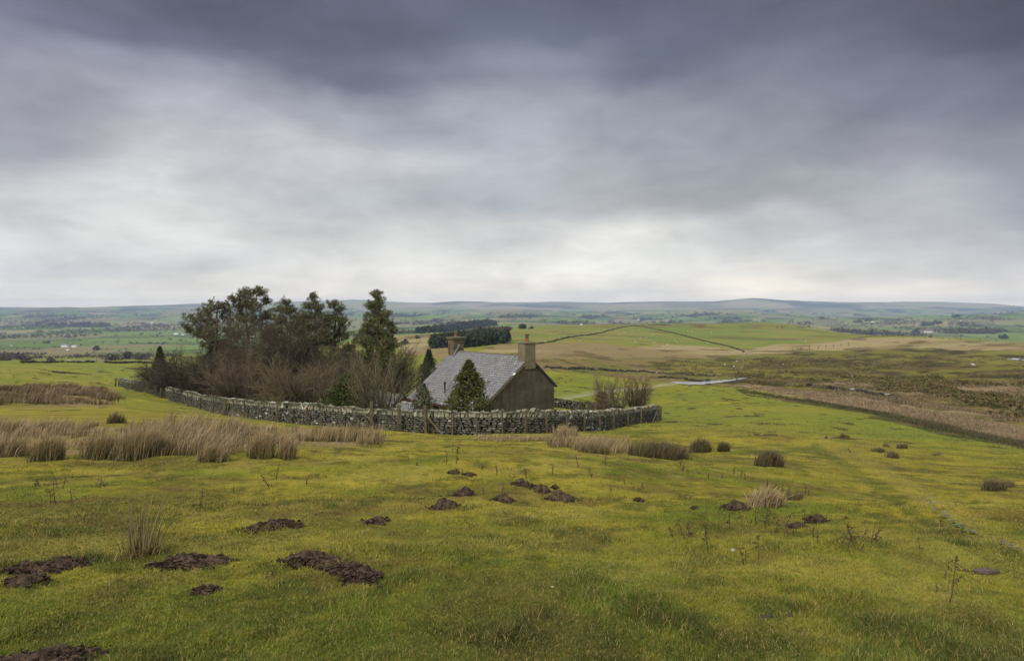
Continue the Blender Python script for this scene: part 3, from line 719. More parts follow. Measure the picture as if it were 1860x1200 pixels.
def field_wall(pts, h, label, name='field_wall', world=False, w=.5, step=.8, dark=1.0, gaps=0.0, col=None, cat='wall', rows=None):
    if not world:
        X, Y, Z = cast([p[0] for p in pts], [p[1] for p in pts]); ok = ~np.isnan(X); pts = list(zip(X[ok], Y[ok]))
    line, s = resample(pts, step); tn = np.gradient(line, axis=0); tn /= np.linalg.norm(tn, axis=1, keepdims=True); n = len(line)
    parts = []
    rows = rows or (3 if h > .6 else 2)
    for c in range(rows):
        k = rows; m = rng.random(n) > gaps
        z = zf(line[:, 0], line[:, 1])+h*(c+.5)/k-.05
        hw = np.stack([np.full(n, step*.56)*rng.uniform(.8, 1.1, n), np.full(n, w/2), h/k*.55*rng.uniform(.75, 1.2, n)], 1)
        cc = stonecol(n, .03, dark) if col is None else colvar(col, n, .3)
        parts.append(stones(np.c_[line+rng.normal(0, .06, (n, 2)), z][m], hw[m], tn[m], rng.normal(0, .08, n)[m], cc[m], .14))
    V, Fc, Cc = merge(parts); x0, y0 = line[0]; z0 = gz(x0, y0)
    return tag(link(name, mk_mesh(name, V-np.array([x0, y0, z0]), Fc, Cc), M['stone'], None, (x0, y0, z0)), label, cat)

wallpts = [(221,95),(240,90),(262,85),(300,76),(350,66),(400,58),(430,54),(500,49),(580,45.5),(640,43.5),(700,42),(800,39.5),(900,38),(960,38.6),(1020,41),(1070,44.5),(1120,49.5),(1160,55),(1190,60)]
WP = [(at(p, Y), Y) for p, Y in wallpts]
big_wall(WP, 1.38, 'dry_stone_wall', 'long curving dry stone wall with upright cope stones, nearest the camera')

# ------------------------------------------------------------------ post and wire fence in front of the wall
def box_part(name, size, mat, parent, loc, rot=(0, 0, 0), bev=.012, top_taper=0.0):
    bm = bmesh.new(); bmesh.ops.create_cube(bm, size=1); bmesh.ops.scale(bm, vec=size, verts=bm.verts)
    bmesh.ops.translate(bm, vec=(0, 0, size[2]/2), verts=bm.verts)
    if bev: bmesh.ops.bevel(bm, geom=bm.edges[:], offset=bev, segments=1, affect='EDGES', profile=.5)
    me = bpy.data.meshes.new(name); bm.to_mesh(me); bm.free(); o = link(name, me, mat, parent, loc); o.rotation_euler = rot; return o
_wl, _ws = resample(WP, .05); _tg = np.gradient(_wl, axis=0); _tg /= np.linalg.norm(_tg, axis=1, keepdims=True)
def foot(px, off):
    i = int(np.argmin(np.abs(_wl[:, 0]/_wl[:, 1]*F+HX-px))); n = np.array([_tg[i, 1], -_tg[i, 0]])
    if n @ _wl[i] > 0: n = -n
    q = _wl[i]+n*off; return float(q[0]), float(q[1])
def build_fence():
    L = np.array(WP); px_l = [p for p, _ in wallpts]; Y_l = [y for _, y in wallpts]
    posts = [221,227,252,268,307,330,357,381,405,427,441,462,488,520,543,575,601,637,662,691,743,790,838,875,910,943,976,1009,1041,1070,1096,1122,1147,1178,1184]
    thick = {221:1.25, 427:1.35, 691:1.72, 743:1.55, 790:1.62, 1178:1.35}
    fx, fy = at(691, 41.3), 41.3; f0 = (fx, fy, gz(fx, fy))
    fe = thing('post_and_wire_fence', 'weathered wooden post and wire fence along the near side of the curved stone wall', 'fence', f0)
    tops = []; proto = {}
    for px in posts:
        x, Y = foot(px, .78)
        z = gz(x, Y)-.12; big = px in thick; h = thick.get(px, random.uniform(1.05, 1.36)); w = .19 if big else random.uniform(.09, .125)
        box_part('post', (w, w, h+.12), M['wood'], fe, (x-f0[0], Y-f0[1], z-f0[2]), (random.gauss(0, .025), random.gauss(0, .03), random.uniform(0, 1)))
        tops.append((x, Y, z+.12))
    for lv in (.35, .75, 1.05):
        S = []
        for a, b in zip(tops[:-1], tops[1:]):
            S.append((a[0]-f0[0], a[1]-.05-f0[1], a[2]+lv-f0[2], b[0]-f0[0], b[1]-.05-f0[1], b[2]+lv-f0[2], .004, .004))
        V, Fc, Cc = seg_mesh(S, 3); link('wire', mk_mesh('wire', V, Fc), M['wire'], fe)
    for px, px2, hh in ((691, 662, 1.15), (790, 824, 1.0), (1178, 1163, 1.1)):
        xa, Y = foot(px, .82); xb, Y2 = foot(px2, 1.0); a = (xa, Y, gz(xa, Y)+hh); b = (xb, Y2, gz(xb, Y2))
        V, Fc, Cc = seg_mesh([(a[0]-f0[0], a[1]-f0[1], a[2]-f0[2], b[0]-f0[0], b[1]-f0[1], b[2]-f0[2], .055, .055)], 6); link('brace', mk_mesh('brace', V, Fc), M['wood'], fe)
build_fence()

# ================================================================== cottage
def extrude_poly(name, poly, y0, y1, mat, parent, bev=0):
    n = len(poly); V = [(x, y0, z) for x, z in poly]+[(x, y1, z) for x, z in poly]
    bm = bmesh.new(); vs_ = [bm.verts.new(v) for v in V]
    bm.faces.new(vs_[:n]); bm.faces.new(vs_[n:][::-1])
    for i in range(n): j = (i+1) % n; bm.faces.new([vs_[j], vs_[i], vs_[n+i], vs_[n+j]])
    bmesh.ops.recalc_face_normals(bm, faces=bm.faces)
    if bev: bmesh.ops.bevel(bm, geom=bm.edges[:], offset=bev, segments=2, affect='EDGES', profile=.5)
    me = bpy.data.meshes.new(name); bm.to_mesh(me); bm.free(); return link(name, me, mat, parent)
def slates(name, xa, za, xb, zb, ylim, parent, expo=.27, wid=.32, col=(.165,.165,.178)):
    """slate courses from the ridge (xa, za) down to the eave (xb, zb); ylim(t)->(y0,y1), t = distance down the slope. One mesh with its deck."""
    L = math.hypot(xb-xa, zb-za); dx, dz = (xb-xa)/L, (zb-za)/L; nx, nz = (-dz, dx) if (-dz*0+dx*1) > 0 else (dz, -dx)
    if nz < 0: nx, nz = -nx, -nz
    B = []; cols = []; nr = int(L/expo)
    for r in range(nr+1):
        t1 = min(L+.04, (r+1)*expo+.02); t0 = max(0, t1-expo*1.7); y0, y1 = ylim(t1); y = y0-(wid/2 if r % 2 else 0)
        while y < y1-.03:
            w = wid*random.uniform(.86, 1.12); a = max(y, y0)+.004; b = min(y+w, y1)-.004; y += w
            if b-a < .04: continue
            lift = random.uniform(.004, .020); th = random.uniform(.014, .024); e = t1+random.uniform(-.012, .012)
            def P(t, hgt): return (xa+dx*t+nx*hgt, za+dz*t+nz*hgt)
            q = []
            for (t, h0) in ((t0, .012), (e, .030+lift)):
                for hh in (h0, h0+th):
                    X, Z = P(t, hh)
                    for yy in (a, b): q.append((X, yy, Z))
            B.append(q); v = random.uniform(.80, 1.18)
            if random.random() < .05: v *= .65
            if random.random() < .03: v *= 1.4
            cols.append([c*v for c in col])
    B = np.array(B); n = len(B); b = (np.arange(n)*8)[:, None]
    fq = [b+q for q in ([0,1,3,2],[4,6,7,5],[2,3,7,6],[0,4,5,1],[0,2,6,4],[1,5,7,3])]
    V = B.reshape(-1, 3); Cc = np.repeat(np.array(cols), 8, 0); Cc.reshape(-1, 8, 3)[:, 4:] *= .74   # tails darkened in the colour: painted shade lines along the courses
    # deck sheet just below
    dv = []; df = []
    segs_ = sorted(set([0.0, 2.55, 2.5501, L])) if ylim(0.1) != ylim(L) else [0.0, L]
    for ta, tb in zip(segs_[:-1], segs_[1:]):
        if tb-ta < .01: continue
        y0, y1 = ylim((ta+tb)/2)
        k = len(V)+len(dv)
        for t, y in ((ta, y0), (ta, y1), (tb, y1), (tb, y0)): dv.append((xa+dx*t, y, za+dz*t))
        df.append([k, k+1, k+2, k+3])
    V = np.vstack([V, dv]); Cc = np.vstack([Cc, np.tile([.03,.03,.035], (len(dv), 1))])
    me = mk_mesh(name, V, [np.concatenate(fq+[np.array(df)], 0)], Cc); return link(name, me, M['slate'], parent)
def beam(name, a, b, w, h, mat, parent):
    a, b = Vector(a), Vector(b); d = b-a; o = box_part(name, (w, h, d.length), mat, parent, a, bev=.006); o.rotation_euler = d.to_track_quat('Z', 'Y').to_euler(); return o
def lathe(name, prof, mat, parent, loc, seg=20, smooth=True):
    bm = bmesh.new(); rings = []
    for r, z in prof: rings.append([bm.verts.new((r*math.cos(2*math.pi*i/seg), r*math.sin(2*math.pi*i/seg), z)) for i in range(seg)])
    for a, b in zip(rings[:-1], rings[1:]):
        for i in range(seg): j = (i+1) % seg; bm.faces.new([a[i], a[j], b[j], b[i]])
    bm.faces.new(rings[-1]); bm.faces.new(rings[0][::-1])
    me = bpy.data.meshes.new(name); bm.to_mesh(me); bm.free()
    if smooth:
        for p in me.polygons: p.use_smooth = len(p.vertices) == 4
    return link(name, me, mat, parent, loc)
HO = Vector((1.42, 55.0, -9.4)); HR = math.atan2(.638, .77)
house = thing('cottage', 'stone-grey cottage with long wet slate roof, rendered gable and a chimney at each end', 'cottage', HO, rz=HR)
LH, LL, RZ = 10.9, 10.35, 5.72
extrude_poly('wall', [(2.70,-1.2),(2.70,3.38),(0,5.66),(-5.0,1.90),(-5.0,-1.2)], 0.0, LL-.12, M['render'], house)
extrude_poly('wall', [(2.70,-1.2),(2.70,3.38),(0,5.66),(-1.9,4.23),(-1.9,-1.2)], LL-.12, LH-.1, M['render'], house)
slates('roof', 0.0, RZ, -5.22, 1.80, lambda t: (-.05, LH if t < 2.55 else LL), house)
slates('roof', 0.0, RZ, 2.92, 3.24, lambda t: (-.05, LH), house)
# ridge tiles
def ridge_tiles(y0, y1, x, z, parent, mat, step=.42):
    S = []; y = y0
    while y < y1: e = min(y+step-.015, y1); S.append((x, y, z+random.uniform(-.008, .008), x, e, z+random.uniform(-.008, .008), .085, .085)); y += step
    V, Fc, Cc = seg_mesh(S, 8); return link('ridge_tiles', mk_mesh('ridge_tiles', V, Fc, smooth=False), mat, parent)
ridge_tiles(1.25, LH-1.1, 0, RZ+.0, house, M['mossy'])
# verges (dark barge boards and a cement fillet)
def on(t): return (-5.22*t/6.527, RZ-3.92*t/6.527)
for (ya, ta, tb) in ((-.085, .86, 6.53), (LH+.03, .3, 2.6), (LL+.03, 2.45, 6.56)):
    a = on(ta); b = on(tb); beam('verge', (a[0], ya, a[1]-.10), (b[0], ya, b[1]-.10), .05, .19, M['dark'] if ya > 0 else M['mossy'], house)
beam('verge', (.66, -.085, RZ-.64), (2.95, -.085, 3.13), .05, .17, M['dark'], house)
beam('verge', (.45, LH+.03, RZ-.46), (2.95, LH+.03, 3.13), .05, .17, M['dark'], house)
k1 = on(2.6); box_part('kneeler', (.35, .42, .28), M['oldbrick'], house, (k1[0]-.05, LH-.1, k1[1]-.32))
# gutters, downpipe, vent pipe, rear window
beam('gutter', (-5.28, 0.0, 1.70), (-5.28, LL, 1.70), .11, .10, M['red'], house)
beam('gutter', (2.99, 0.0, 3.14), (2.99, LH, 3.14), .10, .09, M['dark'], house)
a = on(5.7); beam('downpipe', (-5.12, LL-.5, -.6), (-5.12, LL-.5, 1.65), .09, .09, M['red'], house)
beam('vent_stack', (a[0]+.0, LL-.62, a[1]-.2), (a[0], LL-.62, a[1]+.62), .09, .09, M['red'], house)
def roof_pt_local(px, t):
    # distance along the house where the slope line at depth t is seen at column px
    x = on(t)[0]; u = (px-HX)/F; c, s = .77, .638
    return (HO.x+c*x-u*(HO.y+s*x))/(s+u*c)
tv = 5.25; yv = roof_pt_local(808, tv); a = on(tv)
o = lathe('vent_pipe', [(.13,-.1),(.12,.10),(.075,.14),(.07,.78),(.095,.80),(.095,.92),(.03,.95)], M['dark'], house, (a[0], yv, a[1]+.02), 14)
box_part('flashing', (.50, .42, .012), M['lead'], house, (a[0]-.05, yv, a[1]+.045), (0, -math.atan2(3.92, 5.22), 0), .002)
tv = 2.5; yv = roof_pt_local(934, 2.2); a = on(2.2); box_part('roof_patch', (.22, .2, .01), M['white'], house, (a[0], yv, a[1]+.05), (0, -math.atan2(3.92, 5.22), 0), .002)
def window(parent, x, y, z, w, h, nx):
    f = box_part('window', (.06, w, h), M['white'], parent, (x+.03*nx, y, z), bev=.01)
    g = box_part('pane', (.02, w-.14, h-.14), M['glass'], f, (.034*nx, 0, .07), bev=0)
    return f
window(house, -5.0, 7.6, .55, .8, .8, -1); window(house, -5.0, 4.2, .6, .7, .7, -1)
for yy in (2.0, 8.6): window(house, 2.70, yy, .9, 1.0, 1.2, 1)
dr = box_part('door', (.08, .95, 2.0), M['red'], house, (2.74, 5.3, -.05), bev=.01); box_part('handle', (.03, .03, .12), M['dark'], dr, (.06, .35, .95), bev=.005)
# chimneys
def chimney(y, w_n, w_d, ztop, zbot, mat, capmat, pot_h, label, cap_h=.16, cap_o=.07, cowl=False, stained=False, px=0.0):
    ch = box_part('chimney', (w_n, w_d, ztop-zbot), mat, house, (px, y, zbot), bev=.03); ch['label'] = label
    H = ztop-zbot
    box_part('cap', (w_n+2*cap_o, w_d+2*cap_o, cap_h), capmat, ch, (0, 0, H-cap_h*.3), bev=cap_h*.38)
    if stained: box_part('cap', (w_n+.30, w_d+.30, .09), capmat, ch, (0, 0, H+cap_h*.55), bev=.03)
    z0 = H+cap_h*.7
    p = lathe('pot', [(.17,0),(.15,.05),(.135,pot_h-.08),(.165,pot_h-.06),(.165,pot_h),(.11,pot_h),(.10,pot_h-.1)], M['pot'], ch, (0, 0, z0), 18)
    if cowl: lathe('cowl', [(.04,0),(.04,.05),(.22,.05),(.23,.09),(.10,.13),(.02,.14)], M['dark'], p, (.03, 0, pot_h-.02), 14)
    return ch
chimney(.35, 1.16, .86, 6.80, 4.75, M['render2'], M['render2'], .50, 'plain rendered chimney on the near gable with a capped pot', .20, .05, cowl=True)
chimney(LH-.55, 1.15, .95, 6.85, 4.6, M['oldbrick'], M['mossy'], .50, 'dark stained chimney at the far end with a wide mossy cap', .16, .12, stained=True)
a = on(.9); beam('flashing', (a[0]-.02, LH-1.12, a[1]+.06), (-.0, LH-1.12, RZ+.62), .06, .14, M['lead'], house)
beam('fillet', (-.66, -.05, RZ-.70), (.66, -.05, RZ-.70), .09, .06, M['render2'], house)

# outhouse at the cottage's far end, and the small privy roof near the wall
oh = thing('outhouse', 'low slate-roofed outhouse joined to the far left end of the cottage', 'outbuilding', HO, rz=HR)
extrude_poly('wall', [(-3.6,-1.2),(-3.6,.9),(-5.15,1.86),(-7.65,.22),(-7.65,-1.2)], 11.06, 16.9, M['oldbrick'], oh)
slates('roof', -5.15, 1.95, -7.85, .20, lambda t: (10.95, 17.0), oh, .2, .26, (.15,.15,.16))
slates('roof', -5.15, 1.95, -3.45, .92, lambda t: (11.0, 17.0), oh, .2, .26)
ridge_tiles(10.95, 17.0, -5.15, 1.97, oh, M['mossy'])
beam('verge', (-5.2, 10.9, 1.86), (-7.9, 10.9, .10), .06, .2, M['mossy'], oh)
px_, py_ = at(728, 50.0), 50.0; gp = gz(px_, py_)
pv = thing('privy', 'tiny stone privy with a pale slate roof edged in rough stones, just behind the wall', 'outbuilding', (px_, py_, gp), rz=HR+.25)
pt = -(735-HY)/F*50-gp
extrude_poly('wall', [(1.0,-.5),(1.0,pt-.15),(-1.0,pt-.95),(-1.0,-.5)], -.9, .9, M['oldbrick'], pv)
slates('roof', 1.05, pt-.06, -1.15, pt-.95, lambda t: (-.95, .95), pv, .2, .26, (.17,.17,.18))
line = np.array([(1.05, y) for y in np.arange(-.95, 1.0, .2)]+[(1.05-x, .98) for x in np.arange(.2, 2.2, .25)])
zc = np.array([pt]*10+[pt-.42*x for x in np.arange(.2, 2.2, .25)]); n_ = len(line)
V, Fc, Cc = stones(np.c_[line, zc[:n_]], np.tile([.13,.11,.08], (n_, 1)), np.tile([1., 0], (n_, 1)), rng.normal(0, .2, n_), colvar((.27,.27,.23), n_, .15), .14)
link('edge_stones', mk_mesh('edge_stones', V, Fc, Cc), M['stone'], pv)

# ================================================================== garden trees
pine('scots pine with an open wind-swept crown, leftmost of the tall pines', 388, 74, 543,
     [(352,582,13,-.5),(338,598,11,.3),(366,568,13,.6),(392,560,15,-.4),(378,585,18,.2),(405,575,17,.8),(360,604,15,0),(388,606,17,-.8),(414,598,15,-.3),(408,556,9,0),(375,622,17,.2),(402,628,18,.4),(424,612,16,-.5)], 11, .9)
pine('tallest scots pine of the clump with a flat-topped crown, directly behind the twisted bare tree', 447, 72, 524,
     [(425,545,13,0),(440,535,12,.5),(458,534,13,-.4),(476,532,11,0),(482,548,11,.4),(450,552,18,0),(428,562,15,.6),(466,560,16,-.6),(440,580,18,.5),(470,582,16,.2),(455,600,18,-.3),(430,606,15,.5),(482,600,15,.4),(490,572,11,.1)], 12, .9)
pine('scots pine whose pointed top shows just right of the tall twin crowns', 519, 78, 546,
     [(517,553,9,0),(508,566,12,.3),(528,566,13,-.3),(515,585,17,.2),(500,600,15,0),(530,598,16,.5),(515,618,19,0),(505,640,20,.5),(535,640,18,-.3),(538,580,13,.4),(546,618,16,.2),(490,618,17,.3)], 13, 1.2)
pine('scots pine with a spiky twin-tipped leader in the middle of the clump', 568, 76, 533,
     [(570,541,8,0),(562,556,12,.2),(578,558,11,-.2),(555,575,15,.4),(580,578,15,-.3),(566,596,19,.2),(545,604,15,.5),(588,606,16,.1),(565,626,20,0),(545,645,19,.4),(590,648,19,-.4),(540,588,13,.3),(592,590,12,.2),(580,618,17,.4)], 14, 1.2)
pine('scots pine with drooping right-hand boughs, fourth tall crown from the left', 610, 77, 549,
     [(606,556,9,0),(616,564,10,.1),(603,580,15,.3),(622,584,13,-.3),(610,604,18,.2),(628,610,12,.1),(598,625,18,.4),(622,640,18,-.2),(608,660,18,.1)], 15, 1.2)
pine('lone tall pine with a ragged cone-shaped crown, standing nearest the cottage', 684, 66, 531,
     [(683,539,9,0),(690,551,9,.1),(677,556,9,-.1),(684,567,13,.3),(700,572,9,-.2),(672,580,13,.2),(697,588,14,.1),(680,594,16,-.4),(663,600,12,.3),(710,600,10,.2),(688,612,18,.3),(670,622,17,-.3),(706,620,13,.1),(690,636,18,.3),(668,645,16,.2),(710,645,14,0),(650,618,13,.2),(652,655,17,.1),(690,664,18,.4),(716,664,15,.2),(718,626,9,0)], 16, 1.25, col=(.105,.110,.040))
bare('spreading leafless tree with crooked dark limbs, in front of the tallest pine', 466, 66, 14.0, dict(CF_TREE), 21, stems=2, spread=.25, base_r=.22, col=(.062,.048,.034))
bare('leafless twiggy tree filling the gap between the tall pine clump and the round bare bush', 520, 67, 12.0, dict(CF_TREE), 22, stems=2, spread=.3, base_r=.18, col=(.062,.047,.034))
bare('leafless twiggy tree under the left side of the tallest pine crown', 424, 69, 11.0, dict(CF_TREE), 61, stems=2, spread=.35, base_r=.18, col=(.060,.046,.033))
bare('leafless twiggy tree rising among the middle pines', 572, 69, 10.5, dict(CF_TREE), 62, stems=2, spread=.35, base_r=.18, col=(.058,.045,.032))
bare('low leafless tree between the middle pines and the lone tall pine', 626, 67, 8.5, dict(CF_TREE), 63, stems=2, spread=.35, base_r=.16, col=(.060,.046,.033))
bare('leafless vase-shaped tree of upright shoots behind the wall, left of the cottage', 692, 45.5, 4.9, CF_VASE, 23, stems=12, spread=.92, base_r=.16, col=(.108,.088,.056))
bare('large round leafless bush of tan upright twigs, behind the middle of the curved wall', 545, 52.5, 5.2, CF_BUSH, 24, stems=26, spread=.95, base_r=.2, col=(.100,.078,.050), name='bare_bush', cat='bush')
bare('leafless reddish-brown bush, left neighbour of the large round bush', 435, 60, 4.9, CF_BUSH, 25, stems=22, spread=.7, base_r=.2, col=(.092,.070,.046), name='bare_bush', cat='bush')
bare('dark dense hawthorn thicket, left end of the garden where it overhangs the wall', 342, 77, 5.6, CF_THICK, 26, stems=34, spread=.85, base_r=.22, col=(.056,.044,.031), name='thorn_thicket', cat='bush')
bare('lower tangled thorn bush trailing off at the far left end of the garden', 300, 85, 4.4, CF_THICK, 27, stems=26, spread=.95, base_r=.18, col=(.064,.051,.036), name='thorn_thicket', cat='bush')
bare('dark thorn bush wedged between the hawthorn thicket and the reddish-brown bush', 388, 70, 5.4, CF_THICK, 28, stems=28, spread=.85, base_r=.2, col=(.058,.046,.032), name='thorn_thicket', cat='bush')
bare('shadowy leafless shrub behind the round bare bush, under the middle pines', 600, 62, 5.4, CF_THICK, 29, stems=30, spread=1.0, base_r=.2, col=(.060,.048,.033), name='thorn_thicket', cat='bush')
bare('shadowy leafless shrub between the round bush and the holly, below the lone tall pine', 648, 67, 6.6, CF_THICK, 30, stems=26, spread=.8, base_r=.18, col=(.068,.053,.035), name='thorn_thicket', cat='bush')
bare('brown leafless shrub directly behind the vase-shaped bare tree', 712, 70, 6.4, CF_BUSH, 31, stems=14, spread=.6, base_r=.16, col=(.085,.067,.043), name='bare_bush', cat='bush')
cone_bush('dense olive-green conical conifer standing right against the slate roof, behind the wall', 851, 45.5, 657, 92, 41, (.082,.088,.022), n=9500, lumps=1.0, loose=.2, prof=[(0,1.05),(.12,1.1),(.3,.98),(.5,.80),(.68,.58),(.84,.32),(.94,.14),(1,.04)])
cone_bush('sparse grey-green young holly in front of the lower left slates', 768, 46, 700, 46, 42, (.11,.12,.065), name='holly_bush', n=3000, loose=.7, cat='bush', prof=[(0,.6),(.2,.8),(.4,1),(.6,.8),(.8,.45),(.92,.2),(1,.08)], lumps=1.0)
cone_bush('bushy dark green evergreen beside the vase-shaped bare tree, behind the wall', 629, 49, 682, 66, 43, (.058,.076,.020), name='evergreen_bush', n=7500, cat='bush', prof=[(0,.85),(.2,1),(.5,1),(.72,.8),(.88,.45),(1,.08)], lumps=.75, loose=.12)
cone_bush('small dark conifer poking above the thorn bushes at the far left of the garden', 290, 80, 632, 30, 44, (.055,.060,.022), n=3000, leaf=(.22,.13), lumps=.5)
cone_bush('dark blue-green young spruce seen between the bare bushes and the cottage chimney', 779, 92, 637, 46, 45, (.035,.052,.028), name='spruce_tree', n=2600, leaf=(.30,.10), prof=[(0,1),(.2,.95),(.45,.7),(.7,.4),(.9,.15),(1,.03)], lumps=.9, loose=.2)
bare('russet leafless bush just right of the young spruce', 797, 94, 3.4, CF_BUSH, 46, stems=16, spread=1.0, base_r=.15, col=(.15,.085,.05), name='bare_bush', cat='bush')
cone_bush('dark ivy-clad shrub under the pines behind the round bare bush', 560, 70, 618, 66, 47, (.038,.045,.020), name='evergreen_bush', n=4500, leaf=(.2,.13), cat='bush', prof=[(0,.9),(.4,1),(.75,.8),(1,.3)], lumps=.6, loose=.2)
cone_bush('dark ivy-clad shrub filling the space left of the lone tall pine', 634, 69, 628, 50, 48, (.038,.048,.020), name='evergreen_bush', n=4000, leaf=(.2,.13), cat='bush', prof=[(0,.9),(.4,1),(.75,.8),(1,.3)], lumps=.6, loose=.2)
cone_bush('dark green undergrowth shrub below the tallest pine crowns', 400, 75, 618, 72, 49, (.040,.047,.020), name='evergreen_bush', n=4500, leaf=(.2,.13), cat='bush', prof=[(0,.9),(.4,1),(.75,.8),(1,.3)], lumps=.7, loose=.3)
# right hand end of the garden
bare('thin leafless bush over the low garden wall right of the cottage', 1102, 63, 3.5, CF_BUSH, 51, stems=5, spread=.7, base_r=.08, col=(.11,.088,.055), name='bare_bush', cat='bush')
bare('small leafless sapling between the two bushes at the right end of the garden', 1124, 60, 3.2, CF_VASE, 52, stems=3, spread=.5, base_r=.10, col=(.085,.065,.048), name='bare_bush', cat='bush')
bare('dark leafless bush with a stout trunk, rightmost of the garden beside the wall end', 1157, 61, 3.7, CF_BUSH, 53, stems=8, spread=.75, base_r=.13, col=(.085,.062,.046), name='bare_bush', cat='bush')
cone_bush('short dead russet shrub against the low wall right of the cottage', 1093, 64, 713, 24, 54, (.16,.10,.05), name='dead_shrub', n=1100, cat='bush', loose=.6, prof=[(0,.8),(.5,1),(.9,.8),(1,.4)])

# ------------------------------------------------------------------ low walls and far field walls
def wl(pts): return [(at(p, Y), Y) for p, Y in pts]
field_wall(wl([(1000,70),(1040,69),(1090,68),(1130,66)]), .95, 'low dark dry stone wall running right from the cottage behind the bare bushes', world=True, step=.28, dark=.7, w=.5, rows=5)
field_wall([(990,668),(1040,670),(1100,673),(1180,677),(1240,680),(1300,683)], .6, 'tumbled dark stone wall along the far edge of the green field behind the cottage', dark=.8, step=.6, gaps=.3, w=.6)
field_wall([(1196,686),(1240,688),(1290,692)], .5, 'short dark ruined wall at the near end of the wet road', dark=.7, step=.6, gaps=.3, w=.6)
field_wall([(975,625),(1000,621),(1040,612),(1080,607),(1120,597),(1150,592),(1185,591),(1220,590)], .9, 'dark wall climbing diagonally over the green hill behind the cottage', dark=1.0, step=2.5, w=1.4)
field_wall([(1172,595),(1210,602),(1240,609),(1270,617),(1305,625),(1340,634),(1352,640)], .9, 'broken dark wall slanting down across the green hill towards the road', dark=.42, step=2.2, gaps=.25, w=1.4, col=(.11,.10,.05))
field_wall([(1440,588),(1470,594),(1500,598),(1530,601)], 1.0, 'short dark wall on the right shoulder of the green hill', dark=.4, step=2.5, w=1.3, col=(.06,.055,.03))
field_wall([(40,659.0),(90,658.7),(140,658.6),(172,658.6)], .8, 'dark wall along the crest of the left field, left of the pale gateway', dark=.75, step=1.4, w=.8)
field_wall([(192,659),(240,659.4),(290,660)], .8, 'dark wall along the crest of the left field, right of the pale gateway', dark=.75, step=1.4, w=.8)
field_wall([(1560,612),(1640,610),(1700,610.5),(1770,614),(1850,618)], .6, 'thin dark wall along the skyline crest of the right-hand moor', dark=.4, step=2.4, gaps=.15, w=.9, col=(.07,.055,.03))
field_wall([(1465,700),(1520,708),(1580,716),(1640,724)], .5, 'faint tumbled stone line along the upper edge of the pale reed strip', dark=.55, step=.8, w=.6, gaps=.3)

# ------------------------------------------------------------------ road and water
def ribbon(name, left, right, mat, label, kind='structure', lift=.05, sub=14):
    """sheet laid on the ground between two edge lines given as sight lines"""
    A = np.array(left, float); B = np.array(right, float)
    def dens(Q): t = np.linspace(0, len(Q)-1, (len(Q)-1)*sub+1); return np.stack([np.interp(t, np.arange(len(Q)), Q[:, i]) for i in (0, 1)], 1)
    A = dens(A); B = dens(B); n = len(A); rows = []
    AX, AY, _ = cast(A[:, 0], A[:, 1]); BX, BY, _ = cast(B[:, 0], B[:, 1]); m = 5
    for j in range(m):
        f = j/(m-1); X = AX*(1-f)+BX*f; Y = AY*(1-f)+BY*f; rows.append(np.stack([X, Y, zf(X, Y)+lift], 1))
    V = np.concatenate(rows); q = [[j*n+i, j*n+i+1, (j+1)*n+i+1, (j+1)*n+i] for j in range(m-1) for i in range(n-1)]
    o = link(name, mk_mesh(name, V, [np.array(q)], smooth=True), mat); return tag(o, label, None, None, kind)
ribbon('road', [(1216,693.0),(1240,694.4),(1270,694),(1300,692),(1330,689),(1360,684.5)], [(1232,697.5),(1252,699.2),(1278,698.5),(1306,695.5),(1334,691.5),(1361,686.5)], M['road'], 'wet grey lane catching the light below the moor', lift=.10)
ribbon('path', [(1346,671),(1349,667),(1352,662),(1352,655),(1349,650),(1353,645),(1357,640)], [(1343.5,671.4),(1346.5,667),(1349.5,662),(1350,655),(1347,650),(1351,645),(1355.5,640)], M['track'], 'thin pale track climbing the moor', lift=.06)
ribbon('water', [(1828,651.5),(1860,650.5),(1900,650),(1960,650)], [(1828,653),(1855,655),(1900,655),(1960,654)], M['water'], 'small pond on the moor at the right edge', lift=.12)
def puddle(px, py, w, d, seed):
    x, y, z = cast1(px, py); rg = np.random.default_rng(seed); n = 20; V = [(x, y, z+.025)]
    for i in range(n):
        a = 2*math.pi*i/n; r = 1+rg.normal(0, .22); V.append((x+math.cos(a)*w*r, y+math.sin(a)*d*r, 0))
    V = np.array(V); V[1:, 2] = z+.02+(zf(V[1:, 0], V[1:, 1])-z)*1.0; V[:, 2] += .012
    return V, [np.array([[0, i+1, (i+1) % n+1] for i in range(n)])], np.zeros((n+1, 3))
pud = [puddle(1676+i*7.5+rng.normal(0, 4), 906+i*5.6+rng.normal(0, 2), rng.uniform(.015, .04), rng.uniform(.02, .05), i) for i in range(12)]+[puddle(1822+i*12, 990+i*6, .03, .02, 40+i) for i in range(3)]
V, Fc, Cc = merge(pud); tag(link('water', mk_mesh('water', V, Fc), M['water']), 'trickle of standing water in a sheep path at the right', kind='structure')

# ================================================================== near grass (ground cover)
def sample_poly(poly, n, seed=0):
    rg = np.random.default_rng(seed); P = np.array(poly, float); lo, hi = P.min(0), P.max(0); out = np.zeros((0, 2))
    while len(out) < n:
        q = rg.uniform(lo, hi, (n*2, 2)); out = np.vstack([out, q[inpoly(q[:, 0], q[:, 1], poly)]])
    return out[:n]
